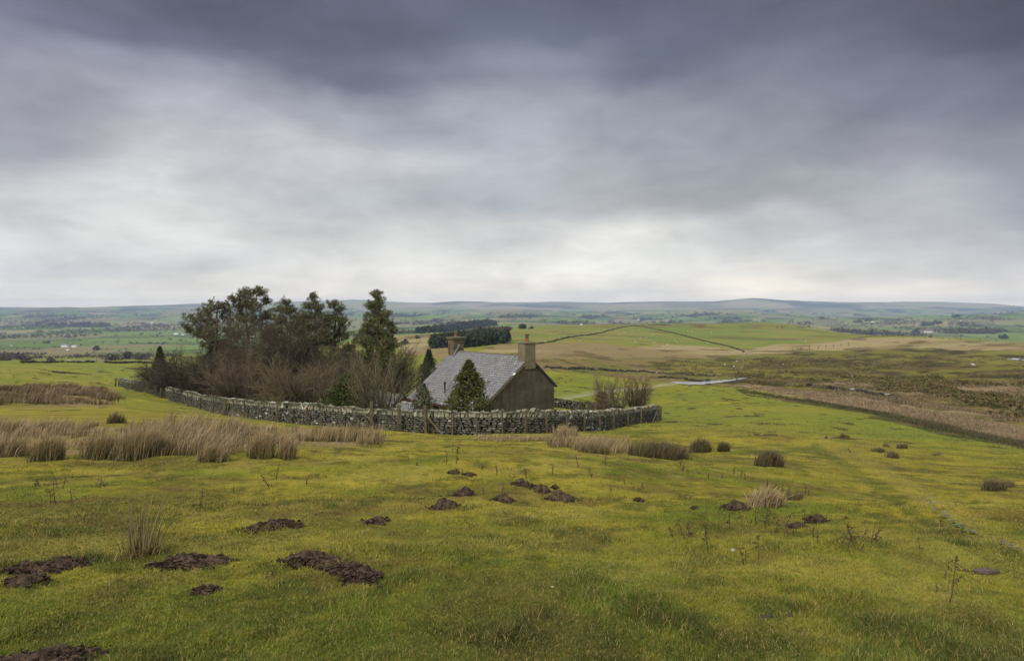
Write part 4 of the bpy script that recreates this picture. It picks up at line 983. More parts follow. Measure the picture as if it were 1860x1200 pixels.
# mole hills: (px, py, width px, depth/width, height factor, label)
MH = [
 (82,1036,120,.62,.26,'broad crumbling brown mole heap with grass around it, nearest the left edge'),
 (140,1026,34,.5,.2,'small satellite soil heap touching the right side of the broad left mole heap'),
 (46,1053,66,.5,.16,'low spill of dark soil trailing from the lower left of the broad mole heap'),
 (350,1019,112,.5,.20,'flat brown mole heap right of the tall rush clump'),
 (372,1072,44,.6,.18,'small soil patch with straw below the flat mole heap'),
 (566,1018,112,.55,.24,'rounded upper left half of the long dark double mole heap in the foreground'),
 (648,1046,128,.42,.26,'darkest long soil heap, lower right half of the double mole heap in the foreground'),
 (490,955,74,.55,.26,'brown mole heap on the slope above the long double heap'),
 (540,954,20,.6,.3,'tiny round soil lump at the right of the brown mole heap on the slope'),
 (683,946,42,.55,.25,'lone small mole heap left of the mole hill group'),
 (808,918,40,.6,.45,'dark mole hill, lowest left of the group in the middle foreground'),
 (842,896,46,.7,.45,'tall lumpy mole hill on the upper left of the middle group'),
 (824,857,22,.6,.4,'small mole hill, left of the pair farthest up the slope'),
 (852,861,22,.6,.4,'small mole hill, right of the pair farthest up the slope'),
 (915,907,38,.6,.45,'dark mole hill in the centre of the middle group with a stalk behind it'),
 (950,880,44,.6,.42,'wide mole hill at the top centre of the middle group'),
 (984,889,36,.6,.42,'mole hill just above and left of the largest right-hand one'),
 (1020,906,54,.55,.42,'largest mole hill on the right of the middle group'),
 (1008,884,14,.6,.4,'tiny soil lump beside the upper right mole hills'),
 (1161,907,18,.5,.4,'isolated tiny mole hill right of the middle group'),
 (1334,921,44,.5,.30,'low mole heap among dead stalks left of the pale grass tuft'),
 (1482,944,38,.55,.42,'dark mole hill among the dead stalks on the right'),
 (1448,954,30,.5,.32,'lower mole hill touching the left of the dark one among the stalks'),
 (1262,921,12,.6,.4,'tiny soil lump left of the low mole heap on the right'),
 (96,1198,112,.55,.24,'large reddish soil heap cut off by the bottom left corner'),
 (28,1206,60,.5,.2,'soil heap at the extreme bottom left corner'),
 (1006,1104,0,0,0,''),
]
ROT = {0:(.55,.6), 5:(-.55,.6), 6:(-.75,.42), 24:(.7,.55), 7:(.3,.7), 3:(.3,.8), 10:(.2,.8)}
for i, (px, py, wpx, dr_, hf, lab) in enumerate(MH):
    if not wpx: continue
    x, y, z = cast1(px, py+2); D = math.hypot(y, z); w = wpx/F*y/2; w *= .98; ra, rk = ROT.get(i, (0, 1.15 if y < 6.5 else 1.0)); w *= 1.15 if i in ROT else 1; d = max(w*rk, .03); ca_, sa_ = math.cos(ra), math.sin(ra); rg = np.random.default_rng(300+i)
    nr_, ns = 16, 44; V = [[0, 0]]
    rr_ = np.linspace(0, 1, nr_+1)[1:]; aa = np.arange(ns)*2*math.pi/ns
    rim = .95+.8*(fbm(np.cos(aa)*2.4+i*9, np.sin(aa)*2.4, 1, 4, 50+i, .65)-.5)*2
    X = (rr_[:, None]*np.cos(aa)*rim*w).ravel(); Y_ = (rr_[:, None]*np.sin(aa)*rim*d).ravel(); X, Y_ = X*ca_-Y_*sa_, X*sa_+Y_*ca_; X = np.r_[0, X]; Y_ = np.r_[0, Y_]; t = np.r_[0, np.repeat(rr_, ns)]
    hgt = w*hf*(.85 if y < 6.5 else 1.0)*(1-t**1.6); lump = (fbm(X+x*3, Y_+y*3, .09, 3, 60+i, .65)-.42)*.10*min(1, w*4+.3)*(1-t**4)+(fbm(X+x, Y_+y, .025, 2, 61)-.5)*.03*(1-t**6)
    Z = zf(X+x, Y_+y)-z+hgt*(.55+.9*fbm(X+x, Y_+y, w*.7+.02, 2, 70+i))+lump-.03*t**4+.012
    V = np.stack([X, Y_, Z], 1); tri = np.array([[0, 1+j, 1+(j+1) % ns] for j in range(ns)]); k = np.arange(nr_-1)[:, None]*ns; j = np.arange(ns)[None]; j2 = (j+1) % ns
    q = np.stack([1+k+j, 1+k+ns+j, 1+k+ns+j2, 1+k+j2], -1).reshape(-1, 4)
    nc_ = int(50+w*900); a = rg.uniform(0, 6.28, nc_); rad = np.abs(rg.normal(.72, .32, nc_)); cx = np.cos(a)*rad*w; cy = np.sin(a)*rad*d; cx, cy = cx*ca_-cy*sa_, cx*sa_+cy*ca_
    cz = zf(cx+x, cy+y)-z+hf*w*.7*np.maximum(1-rad**2, 0)+.008; sz = (.005+.016*rg.random((nc_, 1))**2.5)*(.6+min(w*1.5, 1))
    cl = stones(np.c_[cx, cy, cz], np.repeat(sz, 3, 1)*rg.uniform(.6, 1.3, (nc_, 3)), np.tile([1., 0], (nc_, 1)), rg.uniform(0, 3, nc_), np.zeros((nc_, 3)), .2)
    Vm, Fm, Cm = merge([(V, [tri, q], np.zeros((len(V), 3))), cl])
    o = link('mole_hill', mk_mesh('mole_hill', Vm, Fm), M['soil'], None, (x, y, z)); tag(o, lab, 'mole hill', 'mole hills scattered over the pasture')
    SOIL.append((x, y, w, d, ca_, sa_))
def soil_free(x, y):
    m = np.ones(len(x), bool)
    for sx, sy, w, d, ca_, sa_ in SOIL:
        qx = (x-sx)*ca_+(y-sy)*sa_; qy = -(x-sx)*sa_+(y-sy)*ca_; m &= (qx/(w+.01))**2+(qy/(d+.01))**2 > rng.choice([1.0, .62, .35, .05], len(x), p=[.5, .3, .17, .03])
    return m
def near_grass():
    n = 420000; q = np.stack([rng.uniform(-160, 2020, n), 765+(1320-765)*rng.random(n)**.9], 1)
    X, Y, Z = cast(q[:, 0], q[:, 1]); ok = ~np.isnan(X) & (Y < 60); X, Y, Z, q = X[ok], Y[ok], Z[ok], q[ok]
    m = soil_free(X, Y); X, Y, Z, q = X[m], Y[m], Z[m], q[m]
    c = gcol(X, Y, Z); n = len(X); tall = fbm(X, Y, .45, 3, 301); t2 = fbm(X, Y, 2.0, 2, 303)
    h = (.011+.022*sstep(.52, .82, tall)+.009*t2)*rng.uniform(.5, 1.6, n)*(1+.035*Y); w = np.maximum(.0032, .00085*Y)*rng.uniform(.7, 1.3, n)
    h = np.maximum(h, w*2.2)
    var = rng.uniform(.62, 1.4, (n, 1))*(.35+1.25*fbm(X, Y, .25, 4, 307))[:, None]; c = c*var; dry = rng.random(n) < .16; c[dry] = np.array([.29,.225,.075])*rng.uniform(.6, 1.2, (dry.sum(), 1)); fr = rng.random(n) < .22; c[fr] = c[fr]*np.array([.6, .95, .7])
    az = rng.uniform(-3.1, 3.1, n)*.75+3.0*fbm(X, Y, .8, 2, 305); lean = rng.uniform(.2, 1.1, n)
    nr = Y < 9
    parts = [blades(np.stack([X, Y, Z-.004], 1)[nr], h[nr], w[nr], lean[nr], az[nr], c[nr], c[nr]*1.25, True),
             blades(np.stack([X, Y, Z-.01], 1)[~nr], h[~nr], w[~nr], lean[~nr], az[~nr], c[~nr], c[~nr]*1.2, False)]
    V, Fc, Cc = merge(parts); tag(link('grass', mk_mesh('grass', V, Fc, Cc), M['blade']), 'short green and straw coloured turf of the near pasture', 'grass', None, 'stuff')
near_grass()

# ------------------------------------------------------------------ rushes
def rush_blades(X, Y, Z, per, h, spread, base, tip, lean=.35, wid=None, azm=0.3, nodrop=False):
    n = len(X)*per; x = np.repeat(X, per)+rng.normal(0, 1, n)*np.repeat(np.broadcast_to(spread, len(X)), per); y = np.repeat(Y, per)+rng.normal(0, 1, n)*np.repeat(np.broadcast_to(spread, len(X)), per)
    z = zf(x, y)-.03; hh = np.repeat(np.broadcast_to(h, len(X)), per)*rng.uniform(.45, 1.12, n)
    w = (np.maximum(.005, .00075*y) if wid is None else wid)*rng.uniform(.7, 1.3, n)
    c0 = np.repeat(np.broadcast_to(base, (len(X), 3)), per, 0)*rng.uniform(.6, 1.4, (n, 1)); c1 = np.repeat(np.broadcast_to(tip, (len(X), 3)), per, 0)*rng.uniform(.65, 1.3, (n, 1))
    dry = rng.random(n) < .2; c0[dry] = c1[dry]
    return blades(np.stack([x, y, z], 1), hh, w, np.abs(rng.normal(lean, .22, n)), rng.normal(azm, .9, n), c0, c1, True)
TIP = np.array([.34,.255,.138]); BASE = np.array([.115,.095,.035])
def rush_band():
    parts = []
    for poly, n, h, sd in (([(-160,838),(0,834),(120,832),(300,830),(420,833),(430,815),(330,800),(200,790),(0,786),(-160,790)], 380, .46, 1),
                           ([(-160,795),(0,788),(200,788),(420,806),(545,828),(560,808),(680,806),(690,798),(600,784),(420,776),(200,772),(-160,776)], 560, .33, 2),
                           ([(240,776),(430,784),(440,820),(380,828),(250,800)], 90, .62, 3)):
        q = sample_poly(poly, n, sd); X, Y, Z = cast(q[:, 0], q[:, 1]); ok = ~np.isnan(X) & (Y < 60); X, Y, Z = X[ok], Y[ok], Z[ok]; n = len(X)
        mm = fbm(X, Y, 1.6, 3, 330+sd) > (.51, .535, .3)[sd-1]; X, Y, Z = X[mm], Y[mm], Z[mm]; n = len(X); hh = h*rng.uniform(.5, 1.15, n)*(.30+1.4*fbm(X, Y, 1.2, 3, 310+sd)); k = rng.uniform(.7, 1.2, (n, 1)); g = rng.random((n, 1)) < .42
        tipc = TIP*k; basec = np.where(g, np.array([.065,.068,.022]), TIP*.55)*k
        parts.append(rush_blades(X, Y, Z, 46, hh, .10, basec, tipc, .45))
    V, Fc, Cc = merge(parts); tag(link('rushes', mk_mesh('rushes', V, Fc, Cc), M['rush']), 'wind-combed band of buff rushes and rough grass across the left of the pasture', 'rushes', None, 'stuff')
    # second bank further off
    q = sample_poly([(-160,742),(0,740),(60,740),(195,735),(215,722),(150,712),(60,706),(-160,706)], 520, 4); X, Y, Z = cast(q[:, 0], q[:, 1]); ok = ~np.isnan(X); X, Y, Z = X[ok], Y[ok], Z[ok]; n = len(X)
    q2 = sample_poly([(-160,722),(0,720),(110,722),(205,722),(190,704),(0,700),(-160,700)], 900, 5); X2, Y2, Z2 = cast(q2[:, 0], q2[:, 1]); X = np.r_[X, X2]; Y = np.r_[Y, Y2]; Z = np.r_[Z, Z2]; ok = ~np.isnan(X) & (Y < 95); ok &= np.nan_to_num(fbm(np.nan_to_num(X), np.nan_to_num(Y), 3.0, 3, 333)) > .51; X, Y, Z = X[ok], Y[ok], Z[ok]; n = len(X)
    k = rng.uniform(.6, 1.15, (n, 1)); p2 = rush_blades(X, Y, Z, 30, rng.uniform(.35, .8, n)*(.3+1.2*fbm(X, Y, 3, 3, 315)), .28, np.array([.085,.066,.034])*k, np.array([.25,.18,.105])*k, .4)
    V, Fc, Cc = p2; tag(link('rushes', mk_mesh('rushes', V, Fc, Cc), M['rush']), 'brown bank of rushes on the knoll at the left edge, farther up than the buff band', 'rushes', None, 'stuff')
    # edge strip by the fence
    pp = []
    for poly, n, h, b, t in (([(862,803),(1010,800),(1012,795),(870,795)], 60, .26, BASE, TIP), ([(1000,812),(1140,824),(1145,806),(1050,802),(1000,806)], 110, .42, BASE*.9, TIP*.9),
                       ([(560,800),(690,806),(680,795),(570,790)], 80, .5, BASE*.9, TIP*.9), ([(1008,795),(1045,795),(1040,785),(1012,785)], 26, .55, np.array([.12,.085,.035]), TIP*.85)):
        q = sample_poly(poly, n, int(poly[0][0])); X, Y, Z = cast(q[:, 0], q[:, 1]); ok = ~np.isnan(X) & (Y < 60); X, Y, Z = X[ok], Y[ok], Z[ok]
        pp.append(rush_blades(X, Y, Z, 34, h*rng.uniform(.6, 1.2, len(X)), .12, b, t, .25))
    V, Fc, Cc = merge(pp); tag(link('rushes', mk_mesh('rushes', V, Fc, Cc), M['rush']), 'straggling pale rushes and dead grass along the foot of the curved wall', 'rushes', None, 'stuff')
rush_band()
def rush_clump(px, py, wpx, hpx, n, base, tip, label, lean=.3, cat='rush clump', name='rush_clump', wid=None):
    x, y, z = cast1(px, py); w = wpx/F*y*.5; k = max(1, int(n/25)); a = rng.uniform(0, 6.28, k); r = np.sqrt(rng.random(k))*.82
    X = x+np.cos(a)*r*w; Y = y+np.sin(a)*r*w*.8; h = hpx/F*y*(1.12-.45*r)
    V, Fc, Cc = rush_blades(X, Y, Y*0, 25, h, w*.10+.01, base, tip, lean, wid=wid)
    o = link(name, mk_mesh(name, V-np.array([x, y, z]), Fc, Cc), M['rush'], None, (x, y, z)); return tag(o, label, cat, 'rush clumps on the pasture')
DK = np.array([.060,.055,.018]); DT = np.array([.115,.088,.048])
rush_clump(248,832,96,66,2600, np.array([.075,.078,.025]), TIP*.9, 'big dark-based rush clump bending right, largest in the left band', .42)
rush_clump(85,834,60,56,1400, np.array([.080,.080,.026]), TIP*.9, 'dark-based rush clump near the left edge of the buff band', .40)
rush_clump(180,832,60,54,1200, np.array([.095,.088,.030]), TIP*.85, 'mid-brown rush clump between the two darkest clumps of the left band', .42)
rush_clump(472,832,48,58,1300, np.array([.115,.105,.035]), TIP, 'upright buff rush clump, left of the pair at the right end of the band', .22)
rush_clump(520,834,34,46,800, np.array([.125,.105,.040]), TIP, 'narrower buff rush clump, right of the pair at the end of the band', .22)
rush_clump(385,836,60,40,1100, np.array([.105,.092,.034]), TIP*.95, 'leaning pale rush clump just right of the biggest dark one', .45)
rush_clump(208,768,34,24,500, DK*1.3, DT*1.5, 'small brown rush tuft alone on the yellow slope above the buff band', .35)
rush_clump(1195,830,118,34,3200, DK, DT, 'wide dark olive rush clump right of centre, largest of the right-hand ones', .25)
rush_clump(1270,821,42,28,1000, DK*.9, DT*.9, 'dark rush clump touching the right end of the widest clump', .25)
rush_clump(1313,820,24,22,600, DK*.8, DT*.8, 'small squat dark rush clump standing alone right of the wide clump', .25)
rush_clump(1396,845,50,33,1500, DK*.9, DT, 'rounded dark brown rush clump alone in the grass', .30)
rush_clump(1080,822,60,26,900, BASE*.8, TIP*.7, 'buff and brown rush clump, left of the wide dark clump', .28)
rush_clump(1804,890,42,28,700, DK*1.1, DT*1.1, 'dark rush clump near the right edge of the pasture', .4)
rush_clump(1832,884,28,18,300, DK*1.2, DT*1.2, 'thin low tuft joined to the right of the clump near the right edge', .4)
rush_clump(1388,920,62,46,520, np.array([.17,.125,.06]), np.array([.32,.24,.14]), 'loose straw-coloured grass tuft among dead stalks on the right', .45, wid=.012)
rush_clump(1440,908,36,28,200, DK, DT*.9, 'sparse dark tuft just right of the straw-coloured one', .4)
rush_clump(1594,820,30,12,240, DK, DT, 'low dark tuft, left of the pair below the reed strip', .45)
rush_clump(1621,831,26,16,260, DK, DT, 'low dark tuft, nearer of the pair below the reed strip', .45)
rush_clump(1636,814,22,14,220, DK, DT, 'low dark tuft, right and highest of the three below the reed strip', .4)
rush_clump(1608,811,18,9,140, DK*1.4, DT*1.3, 'faint brown tuft between the three dark ones below the reed strip', .4)
rush_clump(1532,794,18,10,180, DK, DT, 'small dark tuft high on the green slope', .4)
rush_clump(1500,796,7,8,60, DK, DT, 'tiny dark tuft left of the small one high on the green slope', .3)
rush_clump(1698,827,20,9,120, DK*1.5, DT*1.5, 'faint brown tuft right of the three low dark tufts', .4)
# the tall sparse rush in the left foreground, blade by blade
def tall_rush():
    x, y, z = cast1(258, 1010); S = []; rg = np.random.default_rng(5)
    for i in range(46):
        a = rg.uniform(0, 6.28); r = .10*math.sqrt(rg.random()); p = np.array([math.cos(a)*r, math.sin(a)*r*.7, -.02]); d = unit(np.array([math.cos(a)*.16+rg.normal(.02, .09), rg.normal(0, .1), 1])); L = rg.uniform(.10, .46)
        if rg.random() < .25: L = rg.uniform(.40, .56)
        q = p
        for j in range(5): e = q+d*L/5; S.append((*q, *e, .0062*(1-.16*j), .0062*(1-.16*(j+1)))); q = e; d = unit(d+np.array([.035, 0, -.01]))
    c = np.repeat(colvar((.20,.165,.075), 46, .3), 5, 0); V, Fc, Cc = seg_mesh(S, 4, c)
    bl = blades(np.stack([rg.normal(0, .09, 300), rg.normal(0, .07, 300), np.full(300, -.01)], 1), rg.uniform(.04, .16, 300), np.full(300, .006), rg.uniform(.2, .9, 300), rg.uniform(-2, 2, 300), colvar((.16,.13,.05), 300), None, True)
    V, Fc, Cc = merge([(V, Fc, Cc), bl]); tag(link('rush_clump', mk_mesh('rush_clump', V, Fc, Cc), M['rush'], None, (x, y, z)), 'tall sparse clump of stiff greenish rush stems alone in the left foreground', 'rush clump', 'rush clumps on the pasture')
tall_rush()

# ------------------------------------------------------------------ dead thistle and dock stalks
def stalk(px, py, hpx, seed, leafy=.5, label=None):
    x, y, z = cast1(px, py); rg = np.random.default_rng(seed); H = hpx/F*y; S = []; th = max(.0035, .0006*y); p = np.array([0, 0, -.02]); d = unit(np.array([rg.normal(0, .15), rg.normal(0, .1), 1])); n = 7; tips = []
    for j in range(n):
        e = p+d*H/n; S.append((*p, *e, th*(1.3-.11*j), th*(1.3-.11*(j+1)))); p = e; d = unit(d+rg.normal(0, .09, 3)*[1, 1, .3])
        for _ in range(rg.integers(0, 3)):
            if j < 1: continue
            s = unit(np.array([rg.normal(0, 1), rg.normal(0, .6), rg.uniform(-.2, 1.1)])); L = H*rg.uniform(.06, .22); q = p+s*L; S.append((*p, *q, th*.7, th*.45)); q2 = q+unit(s+[0, 0, rg.uniform(-1.2, .6)])*L*.5; S.append((*q, *q2, th*.5, th*.3)); tips.append(q2); tips.append(q)
    parts = [seg_mesh(S, 4, colvar((.075,.05,.032), len(S), .2))]
    if tips and leafy > 0:
        P = np.array(tips); P = P[rg.random(len(P)) < leafy+.2]
        if len(P): parts.append(puff_leaves(P, np.tile([0, 0, -.6], (len(P), 1)), H*.10, H*.035, (.055,.036,.022), 4, H*.012, -.7))
    V, Fc, Cc = merge(parts); o = link('dead_stalk', mk_mesh('dead_stalk', V, Fc, Cc), M['bark'], None, (x, y, z))
    if label is None:
        where = ('in the patch at the left edge of the pasture' if px < 240 else 'below the buff rush band, left of the mole hills' if px < 600 else 'among the middle mole hills' if px < 1060 and py > 856 else 'above the middle mole hills' if px < 1060
                 else 'between the mole hills and the wide dark rush clump' if px < 1200 else 'scattered below the rounded dark rush clump' if py < 880 else 'around the straw-coloured tuft' if py < 935 else 'left of the pale white stone' if px < 1300
                 else 'near the small white stone' if px < 1405 else 'left of the right-hand dark mole hill' if px < 1470 else 'right of the right-hand dark mole hill' if px < 1610 else 'near the wet sheep path')
        label = ('tall' if hpx > 32 else 'mid-height' if hpx > 20 else 'short')+' dead brown weed stalk '+where
    return tag(o, label, 'weed stalk', 'dead weed stalks standing in the pasture')
ST = [(92,915,30),(101,915,44),(130,918,40),(64,884,14),(72,884,18),(104,885,32),(114,886,26),(28,896,16),(180,886,20),(190,884,16),(364,922,22),(366,905,26),(555,880,16),(490,888,34),(502,868,30),(425,895,14),(503,925,18),
 (810,842,24),(829,842,38),(757,845,9),(876,853,14),(870,850,10),(903,862,20),(957,868,20),(912,895,22),(879,898,16),(840,858,10),(1003,862,22),(1051,850,26),(1100,845,22),(1075,868,20),(1110,893,12),(1135,880,14),(1150,890,10),(1168,885,12),(1236,846,16),(1240,855,12),(1250,860,10),(1286,868,10),
 (1222,975,24),(1244,978,38),(1248,976,28),(1256,974,30),(1286,1004,42),(1282,970,24),(1326,960,34),(1345,944,20),(1372,952,30),(1389,958,40),(1395,955,24),(1412,965,34),(1424,974,48),(1432,974,30),(1440,968,22),(1462,945,26),(1350,1025,38),(1356,1020,28),(1378,1015,44),(1526,992,44),(1538,992,34),(1552,998,64),(1548,985,40),(1568,976,24),(1583,985,44),(1590,985,38),(1587,980,24),(1476,975,28),(1486,985,22),(1672,998,24),(1723,1095,80),(1715,1050,40),(1700,1075,20),(1711,957,18),(1746,968,20),(1333,860,14),(1344,866,12),(1355,870,16),(1310,868,10),(1394,890,20),(1404,893,22),(1420,895,16),(1395,905,16),(1432,899,20),(1463,895,16),(1470,900,14),(1545,782+40,8),(482,1050,18),(492,1048,22),(1560,1000,20)]
SPEC = {(1723,1095): 'tallest dead thistle stalk, alone at the lower right of the pasture', (1350,1025): 'stout dead dock with a hanging withered leaf beside the small white stone', (1552,998): 'tallest dead stalk in the right-hand patch of stalks', (101,915): 'tall curved dead stalk in the patch at the left edge', (1003,862): 'dead stalk directly behind the middle mole hills'}
for i, (px, py, h) in enumerate(ST): stalk(px, py, h, 900+i, .6 if i % 3 == 0 else .25, SPEC.get((px, py)))

# ------------------------------------------------------------------ stones and log
def rock(name, px, py, wpx, hpx, col, label, cat, el=1.0, rot=0.0, mat='stone'):
    x, y, z = cast1(px, py); bm = bmesh.new(); bmesh.ops.create_icosphere(bm, subdivisions=3, radius=1); w = wpx/F*y/2; h = hpx/F*y*.75
    for v in bm.verts:
        k = 1+.28*(float(fbm(np.array([v.co.x*1.0+px]), np.array([v.co.y+v.co.z*1.7]), .8, 3, int(px)))-.5)*2; v.co = Vector((v.co.x*w*k, v.co.y*w*el*k, v.co.z*h*k*(.8 if v.co.z > 0 else .5)))
    me = bpy.data.meshes.new(name); bm.to_mesh(me); bm.free(); a = me.attributes.new('Col', 'FLOAT_COLOR', 'POINT'); a.data.foreach_set('color', np.tile([*col, 1], (len(me.vertices), 1)).astype(np.float32).ravel())
    for p in me.polygons: p.use_smooth = True
    o = link(name, me, M[mat], None, (x, y, z+h*.3)); o.rotation_euler = (0, 0, rot); return tag(o, label, cat)
rock('flat_stone', 1790, 1040, 48, 12, (.075,.055,.050), 'long flat dark stone at the lower right beside the wet path', 'stone', .35, -.1)
rock('white_stone', 1331, 1001, 9, 7, (.30,.28,.22), 'small whitish stone in the grass left of the dead dock', 'stone', .7)
rock('dark_stone', 1393, 1120, 22, 7, (.045,.036,.026), 'small dark stone sunk in the bottom right turf, left of a pair', 'stone', .5)
rock('dark_stone', 1434, 1118, 12, 8, (.045,.036,.026), 'smaller dark stone sunk in the bottom right turf, right of a pair', 'stone', .6)
rock('bone', 1003, 1066, 8, 3, (.42,.38,.28), 'tiny pale chip lying in the short turf near the bottom centre', 'stone', .5)

# ================================================================== moor vegetation
def moor():
    for poly, n, h, per, cb, ct, lab, sd in (
        ([(1300,699),(1400,703),(1520,716),(1700,749),(1860,776),(2050,810),(2050,850),(1860,802),(1700,767),(1560,737),(1400,712)], 2300, .36, 8, (.115,.082,.045), (.27,.20,.125), 'strip of tall pinkish-buff reeds along the hollow on the right', 21),
        ([(1480,692),(1700,690),(1860,688),(2050,690),(2050,800),(1860,768),(1700,744),(1560,722),(1440,704)], 4200, .48, 9, (.075,.062,.028), (.22,.16,.088), 'tussocks of tawny moor grass above the reed strip', 22),
        ([(1370,652),(1500,645),(1700,640),(1860,650),(2050,660),(2050,692),(1860,690),(1700,692),(1480,694),(1380,698),(1330,694)], 4500, .36, 9, (.060,.055,.022), (.125,.100,.045), 'dark heather and rush tussocks over the right-hand moor', 23),
        ([(1345,708),(1440,723),(1560,741),(1700,771),(1860,804),(2050,846),(2050,856),(1860,812),(1700,779),(1560,746),(1440,727),(1345,712)], 1700, .38, 9, (.040,.042,.016), (.085,.070,.032), 'dark rushy edge between the green pasture and the pale reed strip', 25),
        ([(1180,660),(1360,650),(1400,660),(1380,690),(1340,684),(1180,684)], 800, .45, 7, (.05,.05,.02), (.13,.10,.045), 'dark tussocks around the far end of the wet lane', 24)):
        q = sample_poly(poly, n, sd); X, Y, Z = cast(q[:, 0], q[:, 1]); ok = ~np.isnan(X) & (Y < 420) & (Y > 35); X, Y = X[ok], Y[ok]; cl = fbm(X, Y, 4+.02*Y, 3, 400+sd)
        if sd not in (21, 25): m = (cl > .47) & ~((np.abs(X/Y*F+HX-1768) < 60) & (Y > 140) & (Y < 230) & (sd == 23)); X, Y, cl = X[m], Y[m], cl[m]
        k = rng.uniform(.6, 1.2, (len(X), 1))
        V, Fc, Cc = rush_blades(X, Y, Y, per, h*rng.uniform(.6, 1.2, len(X))*(.4+1.1*cl), .22+.001*Y, np.array(cb)*k, np.array(ct)*k, .45, wid=None if sd != 23 else None)
        nm = 'reeds' if sd == 21 else 'moor_grass'; tag(link(nm, mk_mesh(nm, V, Fc, Cc), M['rush']), lab, 'moor grass', None, 'stuff')
moor()

# ================================================================== far woods, hedges, single trees
def puffs(X, Y, Rr, Hh, col, per=26, amt=.25, base=.15):
    n = len(X); Z = zf(X, Y); N = n*per; u = rng.uniform(-1, 1, N); a = rng.uniform(0, 6.283, N); f = rng.uniform(.35, 1, N)**.5; s = np.sqrt(1-u*u)
    cx = np.repeat(X, per)+np.cos(a)*s*f*np.repeat(Rr, per); cy = np.repeat(Y, per)+np.sin(a)*s*f*np.repeat(Rr, per); hz = np.repeat(Hh, per)
    cz = np.repeat(Z, per)+hz*(.5+base*.5)+u*f*hz*.5; e = np.repeat((Rr+Hh)*.5, per)[:, None]*.42
    P = np.stack([cx, cy, cz], 1); V = np.stack([P+rng.normal(0, 1, (N, 3))*e*.6 for _ in range(3)], 1).reshape(-1, 3); b = (np.arange(N)*3)[:, None]
    c = np.repeat(np.repeat(np.broadcast_to(col, (n, 3)), per, 0)*rng.uniform(1-amt, 1+amt, (N, 1)), 3, 0); return V, [b+[0, 1, 2]], c
def far_woods():
    n = 60000; q = np.stack([rng.uniform(-120, 1980, n), rng.uniform(551, 664, n)], 1); X, Y, Z = cast(q[:, 0], q[:, 1]); ok = ~np.isnan(X) & (Y > 620); X, Y, Z, q = X[ok], Y[ok], Z[ok], q[ok]
    cid, ed = farcells(X, Y); wd = ((cid*37.7) % 1 < .10) & (Z < 10); r = np.hypot(X, Y); dim = np.clip(r*.0022, 3, 10); hd = (ed < dim) & (rng.random(len(X)) < .55)
    cw = fbm(X, Y, 420, 3, 500) ; clump = (cw > np.where(q[:, 0] < 460, .585, .655)) & (Z < 5) & (rng.random(len(X)) < .8)
    up = (Z > -5) & (rng.random(len(X)) < .75)
    crest = (q[:, 0] > 640) & (q[:, 0] < 1720) & (Y < 1300)    # the nearer open hill carries no hedges
    m = (wd | hd | clump) & ~up & ~crest & (Y > 640) & ((Y > 1000) | (q[:, 0] < 480)); X, Y, wd, hd, r = X[m], Y[m], wd[m], hd[m], r[m]; n = len(X)
    Rr = np.where(wd, 6.5, 3.6)*rng.uniform(.6, 1.3, n)*np.clip(r/2500, .55, 1.5); Hh = Rr*rng.uniform(1.0, 1.6, n)
    pal = np.array([[.060,.052,.038],[.085,.065,.050],[.050,.055,.030],[.070,.055,.045]]); col = pal[rng.integers(0, 4, n)]
    V, Fc, Cc = puffs(X, Y, Rr, Hh, col, 16); tag(link('far_woodland', mk_mesh('far_woodland', V, Fc, Cc), M['farwood']), 'hedgerow trees and small woods dotted over the far valley and fellsides', 'woodland', None, 'stuff')
far_woods()
def plantation(name, poly, n, Hpx, R_, col, label, seed, Y0, Y1, per=34, cone=True):
    q = sample_poly(poly, n, seed); X, Y, Z = cast(q[:, 0], q[:, 1]); ok = ~np.isnan(X) & (Y > Y0) & (Y < Y1); X, Y = X[ok], Y[ok]; n = len(X)
    Hh = Hpx/F*Y*rng.uniform(.75, 1.15, n); R_ = R_/F*Y; parts = [puffs(X, Y, R_*rng.uniform(.8, 1.2, n), Hh, col, per, .35, 0)]
    if cone:   # pointed tops
        S = np.stack([X, Y, zf(X, Y)+Hh*.6, X, Y, zf(X, Y)+Hh*1.12, R_*.5, np.full(n, .1)], 1); parts.append(seg_mesh(S, 5, colvar(col, n, .25)))
    V, Fc, Cc = merge(parts); return tag(link(name, mk_mesh(name, V, Fc, Cc), M['farwood']), label, 'woodland', None, 'stuff')
plantation('conifer_plantation', [(783,633),(840,632),(918,624),(923,619),(880,618),(840,620),(790,626)], 330, 19, 5, (.028,.036,.020), 'dark conifer plantation on the tan moor behind the cottage chimney', 31, 240, 900)
plantation('conifer_plantation', [(758,606),(800,604),(850,598),(912,590),(912,587),(860,592),(800,600),(758,604)], 340, 10, 4, (.030,.038,.024), 'long dark conifer belt beyond the green field, farther than the block behind the chimney', 32, 500, 2200)
plantation('bare_copse', [(822,612),(870,608),(925,601),(928,598),(870,602),(822,608)], 260, 6, 4, (.075,.058,.045), 'purplish leafless copse between the two conifer plantations', 33, 350, 1800, cone=False)
